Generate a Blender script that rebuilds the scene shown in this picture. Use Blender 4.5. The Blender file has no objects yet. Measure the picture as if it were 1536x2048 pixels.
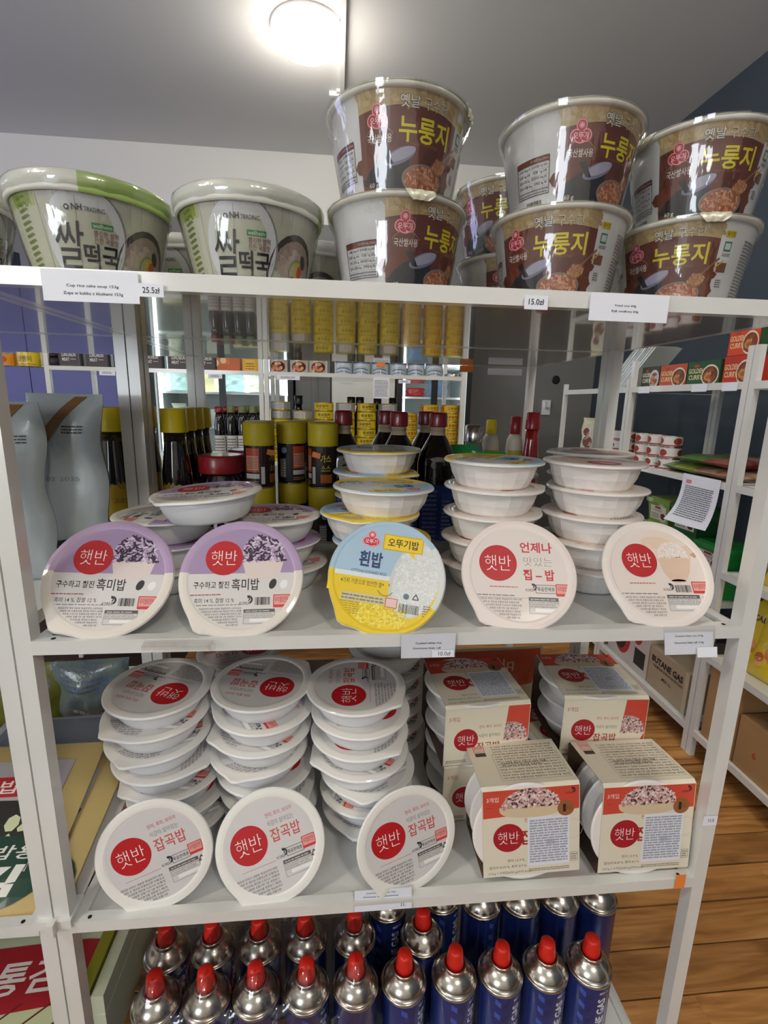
import bpy, bmesh, math, random
from mathutils import Matrix, Vector
R = math.radians
PI = math.pi
sc = bpy.context.scene
COL = sc.collection
random.seed(4)

# ---------------------------------------------------------------- camera, light, exposure
FLOOR, CEIL = -1.25, 1.35
cam_d = bpy.data.cameras.new('camera')
cam = bpy.data.objects.new('camera', cam_d); COL.objects.link(cam)
cam_d.sensor_fit = 'VERTICAL'; cam_d.sensor_height = 36; cam_d.lens = 17.49
cam_d.clip_start = .01
rr = Vector((.99548533, -.09235717, .0218886)); uu = Vector((-.00143484, .21594188, .97640516)); ff = Vector((.09490468, .97202842, -.21483446))
M = Matrix((rr, uu, -ff)).transposed().to_4x4(); M.translation = Vector((.3383, -.5137, -.113))
cam.matrix_world = M
sc.camera = cam
sc.view_settings.view_transform = 'Standard'; sc.view_settings.look = 'None'
sc.view_settings.exposure = 0.2; sc.view_settings.gamma = 1; sc.view_settings.use_curve_mapping = False
wd = bpy.data.worlds.new('world'); sc.world = wd; wd.use_nodes = True
wd.node_tree.nodes['Background'].inputs[0].default_value = (.8, .88, 1, 1)
wd.node_tree.nodes['Background'].inputs[1].default_value = .25

def area(name, loc, target, sx, sy, power, col, shape='RECTANGLE'):
    l = bpy.data.lights.new(name, 'AREA'); l.shape = shape; l.size = sx; l.size_y = sy; l.energy = power; l.color = col
    o = bpy.data.objects.new(name, l); COL.objects.link(o); o.location = loc
    o.rotation_euler = (Vector(target) - Vector(loc)).to_track_quat('-Z', 'Y').to_euler()
    return o
# shop window behind the photographer, to the left
area('shop_window_daylight', (-1.3, -2.95, .25), (.2, 0, -.3), 1.5, 1.3, 40, (.86, .93, 1))

# added bluish fill light from the far left, tints the ceiling; no window there
area('left_blue_fill', (-2.9, 1.3, .3), (0, 1.8, .9), 1.0, 1.2, 13, (.55, .6, 1))

# ---------------------------------------------------------------- materials
def lin(h):
    if not isinstance(h, str): return tuple(h)
    h = h.lstrip('#'); c = [int(h[i:i + 2], 16) / 255 for i in (0, 2, 4)]
    return tuple(x / 12.92 if x <= .04045 else ((x + .055) / 1.055) ** 2.4 for x in c)
MATS = {}
def mat(name, col='ffffff', rough=.5, metal=0., coat=0., bump=None, alpha=None, emit=0., vary=None, attr=False, spec=.5, croug=.05):
    if name in MATS: return MATS[name]
    m = bpy.data.materials.new(name); m.use_nodes = True; nt = m.node_tree; b = nt.nodes['Principled BSDF']
    c = lin(col) + (1,)
    b.inputs['Base Color'].default_value = c; b.inputs['Roughness'].default_value = rough; b.inputs['Metallic'].default_value = metal
    b.inputs['Coat Weight'].default_value = coat; b.inputs['Coat Roughness'].default_value = croug
    b.inputs['Specular IOR Level'].default_value = spec
    if attr:
        a = nt.nodes.new('ShaderNodeAttribute'); a.attribute_name = 'col'; nt.links.new(a.outputs['Color'], b.inputs['Base Color'])
    if vary or bump:
        tc = nt.nodes.new('ShaderNodeTexCoord')
    if vary:      # (scale, second colour, factor)
        n = nt.nodes.new('ShaderNodeTexNoise'); n.inputs['Scale'].default_value = vary[0]; n.inputs['Detail'].default_value = 5
        mx = nt.nodes.new('ShaderNodeMix'); mx.data_type = 'RGBA'
        rp = nt.nodes.new('ShaderNodeMapRange'); rp.inputs[1].default_value = .35; rp.inputs[2].default_value = .7; rp.inputs[4].default_value = vary[2]
        nt.links.new(tc.outputs['Object'], n.inputs['Vector']); nt.links.new(n.outputs['Fac'], rp.inputs[0]); nt.links.new(rp.outputs[0], mx.inputs[0])
        mx.inputs[6].default_value = c; mx.inputs[7].default_value = lin(vary[1]) + (1,)
        nt.links.new(mx.outputs[2], b.inputs['Base Color'])
    if bump:      # (scale, strength, distance)
        n = nt.nodes.new('ShaderNodeTexNoise'); n.inputs['Scale'].default_value = bump[0]; n.inputs['Detail'].default_value = 4
        bp = nt.nodes.new('ShaderNodeBump'); bp.inputs['Strength'].default_value = bump[1]; bp.inputs['Distance'].default_value = bump[2]
        nt.links.new(tc.outputs['Object'], n.inputs['Vector']); nt.links.new(n.outputs['Fac'], bp.inputs['Height']); nt.links.new(bp.outputs[0], b.inputs['Normal'])
    if emit:
        b.inputs['Emission Color'].default_value = c; b.inputs['Emission Strength'].default_value = emit
    MATS[name] = m
    return m
def film_mat(name, rough=.06, amt=.16, bump=(60, .6, .002)):
    """clear plastic film: transparent with a Fresnel gloss over crumpled bumps"""
    m = bpy.data.materials.new(name); m.use_nodes = True; nt = m.node_tree; nt.nodes.clear()
    out = nt.nodes.new('ShaderNodeOutputMaterial'); mx = nt.nodes.new('ShaderNodeMixShader'); tr = nt.nodes.new('ShaderNodeBsdfTransparent')
    gl = nt.nodes.new('ShaderNodeBsdfGlossy'); gl.inputs['Roughness'].default_value = rough
    tr.inputs[0].default_value = (.97, .97, .97, 1)
    lw = nt.nodes.new('ShaderNodeLayerWeight'); lw.inputs['Blend'].default_value = .35
    mr = nt.nodes.new('ShaderNodeMapRange'); mr.inputs[3].default_value = amt * .5; mr.inputs[4].default_value = amt * 3
    tc = nt.nodes.new('ShaderNodeTexCoord'); n = nt.nodes.new('ShaderNodeTexNoise'); n.inputs['Scale'].default_value = bump[0]; n.inputs['Detail'].default_value = 3
    mp = nt.nodes.new('ShaderNodeMapping'); mp.inputs['Scale'].default_value = (1, 1, .3)
    bp = nt.nodes.new('ShaderNodeBump'); bp.inputs['Strength'].default_value = bump[1]; bp.inputs['Distance'].default_value = bump[2]
    nt.links.new(tc.outputs['Object'], mp.inputs[0]); nt.links.new(mp.outputs[0], n.inputs['Vector']); nt.links.new(n.outputs['Fac'], bp.inputs['Height'])
    nt.links.new(bp.outputs[0], gl.inputs['Normal']); nt.links.new(bp.outputs[0], lw.inputs['Normal'])
    nt.links.new(lw.outputs['Fresnel'], mr.inputs[0]); nt.links.new(mr.outputs[0], mx.inputs[0])
    nt.links.new(tr.outputs[0], mx.inputs[1]); nt.links.new(gl.outputs[0], mx.inputs[2]); nt.links.new(mx.outputs[0], out.inputs[0])
    MATS[name] = m
    return m
def wood_mat():
    m = bpy.data.materials.new('varnished_pine'); m.use_nodes = True; nt = m.node_tree; b = nt.nodes['Principled BSDF']; L = nt.links.new
    tc = nt.nodes.new('ShaderNodeTexCoord'); oi = nt.nodes.new('ShaderNodeObjectInfo')
    ad = nt.nodes.new('ShaderNodeVectorMath'); ad.operation = 'ADD'
    sc_ = nt.nodes.new('ShaderNodeVectorMath'); sc_.operation = 'SCALE'; sc_.inputs[0].default_value = (17, 5, 9)
    L(oi.outputs['Random'], sc_.inputs['Scale']); L(tc.outputs['Object'], ad.inputs[0]); L(sc_.outputs[0], ad.inputs[1])
    def noise(s, scale, det, dist=0):
        mp = nt.nodes.new('ShaderNodeMapping'); mp.inputs['Scale'].default_value = s; L(ad.outputs[0], mp.inputs[0])
        n = nt.nodes.new('ShaderNodeTexNoise'); n.inputs['Scale'].default_value = scale; n.inputs['Detail'].default_value = det; n.inputs['Distortion'].default_value = dist
        L(mp.outputs[0], n.inputs['Vector']); return n
    g = noise((1.2, 14, 3), 2.2, 7, 1.4); f = noise((1.5, 26, 5), 3, 5, .5); k = noise((2.2, 6, 2), 1.7, 3, .8)
    cr = nt.nodes.new('ShaderNodeValToRGB'); e = cr.color_ramp.elements
    e[0].position = .3; e[0].color = lin('8f5a2a') + (1,); e[1].position = .72; e[1].color = lin('e2a865') + (1,)
    e2 = e.new(.5); e2.color = lin('c58a4a') + (1,)
    L(g.outputs['Fac'], cr.inputs[0])
    m1 = nt.nodes.new('ShaderNodeMix'); m1.data_type = 'RGBA'; m1.blend_type = 'MULTIPLY'; m1.inputs[0].default_value = .55
    cr2 = nt.nodes.new('ShaderNodeValToRGB'); cr2.color_ramp.elements[0].position = .36; cr2.color_ramp.elements[0].color = (.68, .6, .5, 1); cr2.color_ramp.elements[1].position = .58; cr2.color_ramp.elements[1].color = (1, 1, 1, 1)
    L(f.outputs['Fac'], cr2.inputs[0]); L(cr.outputs[0], m1.inputs[6]); L(cr2.outputs[0], m1.inputs[7])
    m2 = nt.nodes.new('ShaderNodeMix'); m2.data_type = 'RGBA'; m2.blend_type = 'MULTIPLY'; m2.inputs[0].default_value = .8
    cr3 = nt.nodes.new('ShaderNodeValToRGB'); cr3.color_ramp.elements[0].position = .3; cr3.color_ramp.elements[0].color = (.38, .3, .25, 1); cr3.color_ramp.elements[1].position = .45; cr3.color_ramp.elements[1].color = (1, 1, 1, 1)
    L(k.outputs['Fac'], cr3.inputs[0]); L(m1.outputs[2], m2.inputs[6]); L(cr3.outputs[0], m2.inputs[7])
    hs = nt.nodes.new('ShaderNodeHueSaturation'); mr = nt.nodes.new('ShaderNodeMapRange'); mr.inputs[3].default_value = .72; mr.inputs[4].default_value = 1.12
    L(oi.outputs['Random'], mr.inputs[0]); L(mr.outputs[0], hs.inputs['Value']); L(m2.outputs[2], hs.inputs['Color']); L(hs.outputs[0], b.inputs['Base Color'])
    b.inputs['Roughness'].default_value = .42
    bp = nt.nodes.new('ShaderNodeBump'); bp.inputs['Strength'].default_value = .25; bp.inputs['Distance'].default_value = .002
    L(f.outputs['Fac'], bp.inputs['Height']); L(bp.outputs[0], b.inputs['Normal'])
    MATS['wood'] = m; return m

mat('rack_white', 'e6e6e2', .22, coat=.7, vary=(9, 'd9d8d0', .5), croug=.09)
mat('rack_under_shade', '8c867c', .18, coat=1, croug=.03)  # shade under the shelves put into a darker grey than the white paint
mat('tray_white', 'f0ebe6', .32, coat=.25)
mat('tray_blue_white', 'eef0f2', .3, coat=.25)
mat('print', attr=True, rough=.5, coat=.3, bump=(14, .2, .004), croug=.05)
mat('print_card', attr=True, rough=.55)
mat('print_curved', attr=True, rough=.4, coat=.2)
mat('paper', 'f2f4fc', .6)
mat('steel', 'c9c4bb', .24, 1., bump=(5, .1, .002))
mat('steel_dark', '8f8a82', .3, 1.)
mat('red_cap', 'd8261a', .35)
mat('black_plastic', '141312', .3)
mat('soy_dark', '0d0706', .08, coat=1)
mat('clear_neck', 'b9a890', .15, coat=.5)
mat('dark_red_cap', '7d1420', .3, coat=.3)
mat('jar_red', '9c1a22', .35, coat=.3)
mat('blue_label', '22388c', .4)
mat('canister_blue', '20347f', .28, .3, coat=.4)
mat('mustard_cap', 'd0bc22', .5)
mat('yellow', 'f0d418', .4)
mat('orange_tag', 'f08a3c', .6)
mat('hole', '0c0c0c', .8)
mat('kraft', 'c4ac70', .6, bump=(90, .3, .001))
mat('carton', 'b08a5c', .7, vary=(6, '9b764a', .6))
mat('dark', '1a1716', .5)
mat('cup_rim', 'efebe0', .4, coat=.3)
film_mat('wrap_film', .06, .2); film_mat('stiff_film', .04, .1, (18, .5, .004)); film_mat('sleeve_plastic', .05, .05, (10, .2, .001))
wood_mat()

# ---------------------------------------------------------------- mesh helpers
class MB:
    def __init__(s): s.v = []; s.f = []; s.m = []; s.sm = []
    def add(s, vs, fs, mi=0, smooth=False):
        o = len(s.v); s.v += [tuple(v) for v in vs]
        for f in fs: s.f.append([i + o for i in f]); s.m.append(mi); s.sm.append(smooth)
    def box(s, x0, x1, y0, y1, z0, z1, mi=0, mtx=None):
        vs = [Vector((x, y, z)) for x in (x0, x1) for y in (y0, y1) for z in (z0, z1)]
        if mtx: vs = [mtx @ v for v in vs]
        s.add(vs, [(0, 1, 3, 2), (4, 6, 7, 5), (0, 4, 5, 1), (2, 3, 7, 6), (0, 2, 6, 4), (1, 5, 7, 3)], mi)
    def lathe(s, prof, n=32, mi=0, smooth=True, mod=None, cx=0, cy=0, caps=True, a0=0):
        o = len(s.v)
        for i, (r, z) in enumerate(prof):
            for k in range(n):
                a = a0 + 2 * PI * k / n; q = r * (mod(a, i, z) if mod else 1)
                s.v.append((cx + q * math.cos(a), cy + q * math.sin(a), z))
        mis = mi if isinstance(mi, (list, tuple)) else [mi] * (len(prof) - 1)
        for i in range(len(prof) - 1):
            for k in range(n):
                s.f.append([o + i * n + k, o + i * n + (k + 1) % n, o + (i + 1) * n + (k + 1) % n, o + (i + 1) * n + k]); s.m.append(mis[i]); s.sm.append(smooth)
        if caps:
            if prof[0][0] > 1e-5: s.f.append([o + k for k in range(n)][::-1]); s.m.append(mis[0]); s.sm.append(False)
            if prof[-1][0] > 1e-5: s.f.append([o + (len(prof) - 1) * n + k for k in range(n)]); s.m.append(mis[-1]); s.sm.append(False)
    def tube(s, pts, r, n=8, mi=0):
        pts = [Vector(p) for p in pts]; o = len(s.v)
        for i, p in enumerate(pts):
            d = (pts[min(i + 1, len(pts) - 1)] - pts[max(i - 1, 0)]).normalized()
            a = d.orthogonal().normalized(); b = d.cross(a)
            for k in range(n): t = 2 * PI * k / n; s.v.append(tuple(p + a * r * math.cos(t) + b * r * math.sin(t)))
        for i in range(len(pts) - 1):
            for k in range(n): s.f.append([o + i * n + k, o + i * n + (k + 1) % n, o + (i + 1) * n + (k + 1) % n, o + (i + 1) * n + k]); s.m.append(mi); s.sm.append(True)
        s.f.append([o + k for k in range(n)][::-1]); s.f.append([o + (len(pts) - 1) * n + k for k in range(n)]); s.m += [mi, mi]; s.sm += [False, False]
    def grid(s, fn, nu, nv, mi=0, smooth=True):
        s.add([fn(i / nu, j / nv) for j in range(nv + 1) for i in range(nu + 1)],
              [(j * (nu + 1) + i, j * (nu + 1) + i + 1, (j + 1) * (nu + 1) + i + 1, (j + 1) * (nu + 1) + i) for j in range(nv) for i in range(nu)], mi, smooth)
    def mesh(s, name, mats, merge=False, normals=True):
        me = bpy.data.meshes.new(name); me.from_pydata(s.v, [], s.f)
        for x in (mats if isinstance(mats, (list, tuple)) else [mats]): me.materials.append(MATS[x])
        me.polygons.foreach_set('material_index', s.m); me.polygons.foreach_set('use_smooth', s.sm)
        if normals or merge:
            bm = bmesh.new(); bm.from_mesh(me)
            if merge: bmesh.ops.remove_doubles(bm, verts=bm.verts, dist=1e-5)
            bmesh.ops.recalc_face_normals(bm, faces=bm.faces); bm.to_mesh(me); bm.free()
        me.update(); return me
def inst(name, me, parent=None, loc=None, rot=None):
    o = bpy.data.objects.new(name, me); COL.objects.link(o)
    if parent: o.parent = parent
    if loc: o.location = loc
    if rot: o.rotation_euler = rot
    return o
def tag(o, label=None, cat=None, group=None, kind=None):
    if label: o['label'] = label
    if cat: o['category'] = cat
    if group: o['group'] = group
    if kind: o['kind'] = kind
    return o
def thing(name, label, cat, loc=(0, 0, 0), rot=(0, 0, 0), group=None, me=None):
    o = bpy.data.objects.new(name, me); COL.objects.link(o); o.location = loc; o.rotation_euler = rot
    return tag(o, label, cat, group)
def struct(name, me): return tag(inst(name, me), kind='structure')
def part(name, mb, mats, parent, **k): return inst(name, mb.mesh(name, mats, **k), parent)
ORD = ['topmost', 'second from the top', 'third from the top', 'fourth from the top', 'fifth from the top', 'sixth from the top', 'seventh from the top', 'eighth from the top', 'ninth from the top']

# ---------------------------------------------------------------- printed artwork as thin geometry
TXT = {}
def glyphs(t, b):
    if (t, b) in TXT: return TXT[t, b]
    c = bpy.data.curves.new('txt', 'FONT'); c.body = t; c.size = 1; c.offset = b; c.resolution_u = 2
    o = bpy.data.objects.new('txt', c); me = bpy.data.meshes.new_from_object(o)
    vs = [(v.co.x, v.co.y) for v in me.vertices]; fs = [list(p.vertices) for p in me.polygons]
    bpy.data.meshes.remove(me); bpy.data.objects.remove(o); bpy.data.curves.remove(c)
    if not vs: vs = [(0, 0), (1, 0), (1, 1)]; fs = [[0, 1, 2]]
    x0 = min(v[0] for v in vs); x1 = max(v[0] for v in vs); y0 = min(v[1] for v in vs); y1 = max(v[1] for v in vs)
    g = [((x - (x0 + x1) / 2) / (x1 - x0), (y - (y0 + y1) / 2) / max(1e-6, y1 - y0)) for x, y in vs], fs, (x1 - x0) / max(1e-6, y1 - y0)
    TXT[t, b] = g; return g
EPS = .00007
class Art:
    def __init__(s, k=1.): s.P = []; s.k = k; s.rnd = random.Random(7)
    def raw(s, vs, fs, c, l): s.P.append(([(x * s.k, y * s.k) for x, y in vs], fs, lin(c), l)); return s
    def poly(s, pts, c, l=1): return s.raw(pts, [list(range(len(pts)))], c, l)
    def rect(s, x0, y0, x1, y1, c, l=1): return s.poly([(x0, y0), (x1, y0), (x1, y1), (x0, y1)], c, l)
    def ell(s, cx, cy, rx, ry, c, l=1, n=28, a=0):
        ca, sa = math.cos(a), math.sin(a)
        return s.poly([(cx + rx * math.cos(t) * ca - ry * math.sin(t) * sa, cy + rx * math.cos(t) * sa + ry * math.sin(t) * ca) for t in [2 * PI * k / n for k in range(n)]], c, l)
    def cap(s, r, y0, y1, c, l=1, n=48, shape=None):
        """slice of a disc (radius r or shape(angle)) between y0 and y1"""
        P = []
        for k in range(n):
            a = 2 * PI * k / n; q = r * (shape(a) if shape else 1); P.append((q * math.cos(a), q * math.sin(a)))
        def clip(P, f):
            o = []
            for i in range(len(P)):
                a, b = P[i - 1], P[i]; fa, fb = f(a), f(b)
                if (fa > 0) != (fb > 0): t = fa / (fa - fb); o.append((a[0] + (b[0] - a[0]) * t, a[1] + (b[1] - a[1]) * t))
                if fb > 0: o.append(b)
            return o
        P = clip(clip(P, lambda p: p[1] - y0), lambda p: y1 - p[1])
        if len(P) > 2: s.poly(P, c, l)
        return s
    def line(s, pts, w, c, l=2):
        for (x0, y0), (x1, y1) in zip(pts, pts[1:]):
            d = math.hypot(x1 - x0, y1 - y0) or 1; nx, ny = -(y1 - y0) / d * w / 2, (x1 - x0) / d * w / 2
            s.poly([(x0 - nx, y0 - ny), (x1 - nx, y1 - ny), (x1 + nx, y1 + ny), (x0 + nx, y0 + ny)], c, l)
        return s
    def frame(s, x0, y0, x1, y1, w, c, l=2): return s.line([(x0, y0), (x1, y0), (x1, y1), (x0, y1), (x0, y0)], w, c, l)
    def arc(s, cx, cy, r, a0, a1, w, c, l=2, n=14, sy=1): return s.line([(cx + r * math.cos(a0 + (a1 - a0) * k / n), cy + sy * r * math.sin(a0 + (a1 - a0) * k / n)) for k in range(n + 1)], w, c, l)
    def text(s, t, x, y, w, h, c, l=2, b=.0, a=0, sh=0):
        vs, fs, asp = glyphs(t, b)
        if h is None: h = w / asp
        if w is None: w = h * asp
        ca, sa = math.cos(a), math.sin(a); o = []
        for u, v in vs:
            px, py = u * w + v * h * sh, v * h; o.append((x + px * ca - py * sa, y + px * sa + py * ca))
        return s.raw(o, fs, c, l)
    def fine(s, x0, y0, x1, y1, n, c, l=2, r=None, fill=.5, wmin=.03, wmax=.12):
        """rows of print too small to read"""
        p = (y1 - y0) / n
        for i in range(n):
            y = y0 + p * (i + .25); x = x0; xe = x1
            if r:
                q = max(0, r * r - max(y * y, (y + p) ** 2)) ** .5; x = max(x, -q); xe = min(xe, q)
            while x < xe - wmin:
                w = min(s.rnd.uniform(wmin, wmax), xe - x); s.rect(x, y, x + w, y + p * fill, c, l); x += w + wmin * .5
        return s
    def para(s, x0, y0, x1, y1, n, c, l=2, r=None, fill=.62, k=0):
        """rows of small Korean print, words chosen to fill each row"""
        W_ = ('조리방법', '전자레인지', '2분', '뚜껑을', '화살표까지', '개봉한', '후', '데워', '드십시오', '쌀(국산)', '보관방법', '직사광선을', '피하고', '서늘한', '곳에', '제조원', '소비자상담', '반품및교환', '유통기한', '뒷면표기', '내용량', '210g')
        p = (y1 - y0) / n; R_ = random.Random(3 + k)
        for i in range(n):
            y = y0 + p * (i + .5); a, e = x0, x1
            if r: q = max(0, r * r - max((y - p * .4) ** 2, (y + p * .4) ** 2)) ** .5; a = max(a, -q); e = min(e, q)
            while e - a > p * 1.2:
                w = R_.choice(W_); tw = glyphs(w, .015)[2] * p * fill
                if a + tw > e: w = w[:max(1, int(len(w) * (e - a) / tw))]; tw = e - a
                s.text(w, a + tw / 2, y, tw, p * fill, c, l, .015); a += tw + p * .3
                if e - a < p: break
        return s
    def bars(s, x0, y0, x1, y1, c='1c1c22', l=2, n=22):
        x = x0; st = (x1 - x0) / n
        while x < x1: w = st * s.rnd.choice((.35, .5, .8)); s.rect(x, y0, min(x + w, x1), y1, c, l); x += st
        return s
    def ring(s, radii, lv, colf, shape=None, n=64):
        """rounded rim: rings between radii at heights lv (in layers), coloured by colf(angle)"""
        for i in range(len(radii) - 1):
            for k in range(n):
                a, b = 2 * PI * k / n, 2 * PI * (k + 1) / n; f = shape or (lambda t: 1); g = lambda r, t: r * (f(t) if r > .95 else 1)
                p = [(g(radii[i], a), a), (g(radii[i + 1], a), a), (g(radii[i + 1], b), b), (g(radii[i], b), b)]
                s.P.append(([(r * math.cos(t) * s.k, r * math.sin(t) * s.k) for r, t in p], [[0, 1, 2, 3]], lin(colf((a + b) / 2)), [lv[i], lv[i + 1], lv[i + 1], lv[i]]))
        return s
    def grains(s, fn, n, cols, L, W, l=3, bias=0):
        for _ in range(n):
            x, y = fn(s.rnd); s.ell(x, y, L * s.rnd.uniform(.7, 1.2), W * s.rnd.uniform(.7, 1.2), s.rnd.choice(cols), l, 7, s.rnd.uniform(0, PI))
            l += .003
        return s
    def mesh(s, name, fn, mname='print', cut=None, clip=None, cuty=None):
        v, f, c = [], [], []
        for vs, fs, col, l in s.P:
            o = len(v); v += [(x, y, (l[i] if isinstance(l, list) else l) * EPS) for i, (x, y) in enumerate(vs)]
            for q in fs: f.append([i + o for i in q]); c.append(col)
        bm = bmesh.new(); V = [bm.verts.new(p) for p in v]; cl = bm.loops.layers.float_color.new('col')
        for q, col in zip(f, c):
            try: F = bm.faces.new([V[i] for i in q])
            except ValueError: continue
            for lp in F.loops: lp[cl] = col + (1,)
        if clip:
            for y, sg in ((clip[0], -1), (clip[1], 1)): bmesh.ops.bisect_plane(bm, geom=bm.verts[:] + bm.edges[:] + bm.faces[:], plane_co=(0, y, 0), plane_no=(0, sg, 0), dist=1e-7, clear_outer=True)
        if cut:
            xs = [p[0] for p in v]; x = (math.floor(min(xs) / cut) + 1) * cut
            while x < max(xs):
                bmesh.ops.bisect_plane(bm, geom=bm.verts[:] + bm.edges[:] + bm.faces[:], plane_co=(x, 0, 0), plane_no=(1, 0, 0), dist=1e-7); x += cut
        if cuty:
            ys = [p[1] for p in v]; y = (math.floor(min(ys) / cuty) + 1) * cuty
            while y < max(ys):
                bmesh.ops.bisect_plane(bm, geom=bm.verts[:] + bm.edges[:] + bm.faces[:], plane_co=(0, y, 0), plane_no=(0, 1, 0), dist=1e-7); y += cuty
        for q in bm.verts: q.co = fn(q.co.x, q.co.y, q.co.z)
        me = bpy.data.meshes.new(name); bm.to_mesh(me); bm.free(); me.materials.append(MATS[mname]); return me
FLAT = lambda x, y, z: (x, y, z)
def face_y(ox, oy, oz): return lambda x, y, z: (ox + x, oy - z, oz + y)       # on a face looking to -Y
def face_x(ox, oy, oz): return lambda x, y, z: (ox - z, oy - x, oz + y)       # on a face looking to -X (x runs towards -Y)

# ---------------------------------------------------------------- the room
XL, XR, YF, YB = -3.0, 2.12, -3.1, 2.93
mat('wall_white', 'e6e4de', .8, bump=(60, .1, .001)); mat('wall_grey', '7f7f7d', .75, bump=(60, .1, .001)); mat('wall_slate', '3f4852', .7, vary=(1.5, '4a5560', .5))
mat('wall_lavender', '6a6ea0', .7); mat('ceiling_grey', 'd9d7d4', .85, bump=(50, .08, .001)); mat('subfloor', '3a2412', .8)
def slab(name, x0, x1, y0, y1, z0, z1, m):
    b = MB(); b.box(x0, x1, y0, y1, z0, z1); return struct(name, b.mesh(name, m))
slab('ceiling', XL - .1, XR + .1, YF - .1, YB + .1, CEIL, CEIL + .1, 'ceiling_grey')
slab('wall_back', XL - .1, XR + .1, YB, YB + .1, .96, CEIL, 'wall_white')
slab('wall_back', XL - .1, XR + .1, YB - .01, YB + .1, FLOOR, .96, 'wall_grey')
slab('wall_right', XR, XR + .1, YF, YB, FLOOR, CEIL, 'wall_slate')
slab('wall_left', XL - .1, XL, YF, YB, FLOOR, CEIL, 'wall_white')
slab('wall_front', XL - .1, XR + .1, YF - .1, YF, FLOOR, CEIL, 'wall_white')
fl = slab('floor', XL - .1, XR + .1, YF - .1, YB + .1, FLOOR - .1, FLOOR - .008, 'subfloor')
PW = .088
planks = []
def plank_mesh(L):
    b = MB(); c = .0015; h = .008; y0, y1 = .0012, PW - .0012
    b.add([(0, y0, 0), (L, y0, 0), (L, y1, 0), (0, y1, 0), (0, y0, h - c), (L, y0, h - c), (L, y1, h - c), (0, y1, h - c), (c, y0 + c, h), (L - c, y0 + c, h), (L - c, y1 - c, h), (c, y1 - c, h)],
          [(0, 1, 5, 4), (1, 2, 6, 5), (2, 3, 7, 6), (3, 0, 4, 7), (4, 5, 9, 8), (5, 6, 10, 9), (6, 7, 11, 10), (7, 4, 8, 11), (8, 9, 10, 11)])
    return b.mesh('plank', 'wood')
PM = {L: plank_mesh(L) for L in (1.2, 1.6, 2.0)}
rp = random.Random(5)
y = -.87
while y < YB - PW:
    x = -.15 - rp.random() * .5
    while x < XR:
        L = rp.choice((1.2, 1.6, 2.0))
        if x + L > XR: x = XR - L if x < XR - .3 else XR
        if x >= XR: break
        inst('plank', PM[L], fl, (x, y, FLOOR - .008)); x += L
        if x > XR - .25: break
    y += PW
b = MB(); b.box(.352, .372, -1.2, 2.30, CEIL - .02, CEIL + .001); b.box(.30, .372, 2.28, 2.30, CEIL - .02, CEIL); b.box(.335, .352, 2.26, 2.93, CEIL - .012, CEIL)
struct('trim_1', b.mesh('trim_1', 'rack_white'))['label'] = 'thin white cable duct running along the ceiling'

def ceiling_lamp(x, y, label, power=6.5):
    t = thing('ceiling_lamp', label, 'lamp', (x, y, CEIL), group='round ceiling lamps')
    mat('lamp_white', 'ffffff', .4); mat('lamp_glow', 'fff6ea', .5, emit=10)
    b = MB(); b.lathe([(.146, 0), (.146, -.012), (.14, -.018), (.13, -.018)], 48); part('lamp_base', b, 'lamp_white', t)
    b = MB(); b.lathe([(.142, -.014), (.1455, -.026), (.142, -.044), (.125, -.06), (.08, -.068), (.0001, -.071)], 48, caps=False); part('diffuser', b, 'lamp_glow', t)
    l = bpy.data.lights.new('lamp_bulb', 'POINT'); l.shadow_soft_size = .1; l.energy = power; l.color = (1, .95, .87)
    o = bpy.data.objects.new('lamp_bulb', l); COL.objects.link(o); o.parent = t; o.location = (0, 0, -.14)
ceiling_lamp(.218, 1.88, 'round glowing flush ceiling lamp beside the cable duct')
ceiling_lamp(.95, -1.75, 'round flush ceiling lamp behind the photographer, to the right', 30)
ceiling_lamp(-1.3, -.9, 'added unseen round flush ceiling lamp to the left of the photographer', 28)  # added out of view to fill the room and bounce onto the ceiling
ceiling_lamp(1.15, .3, 'added unseen round flush ceiling lamp over the aisle of the right hand racks', 9)  # another added lamp out of view, more fill and bounce on this side

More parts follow.
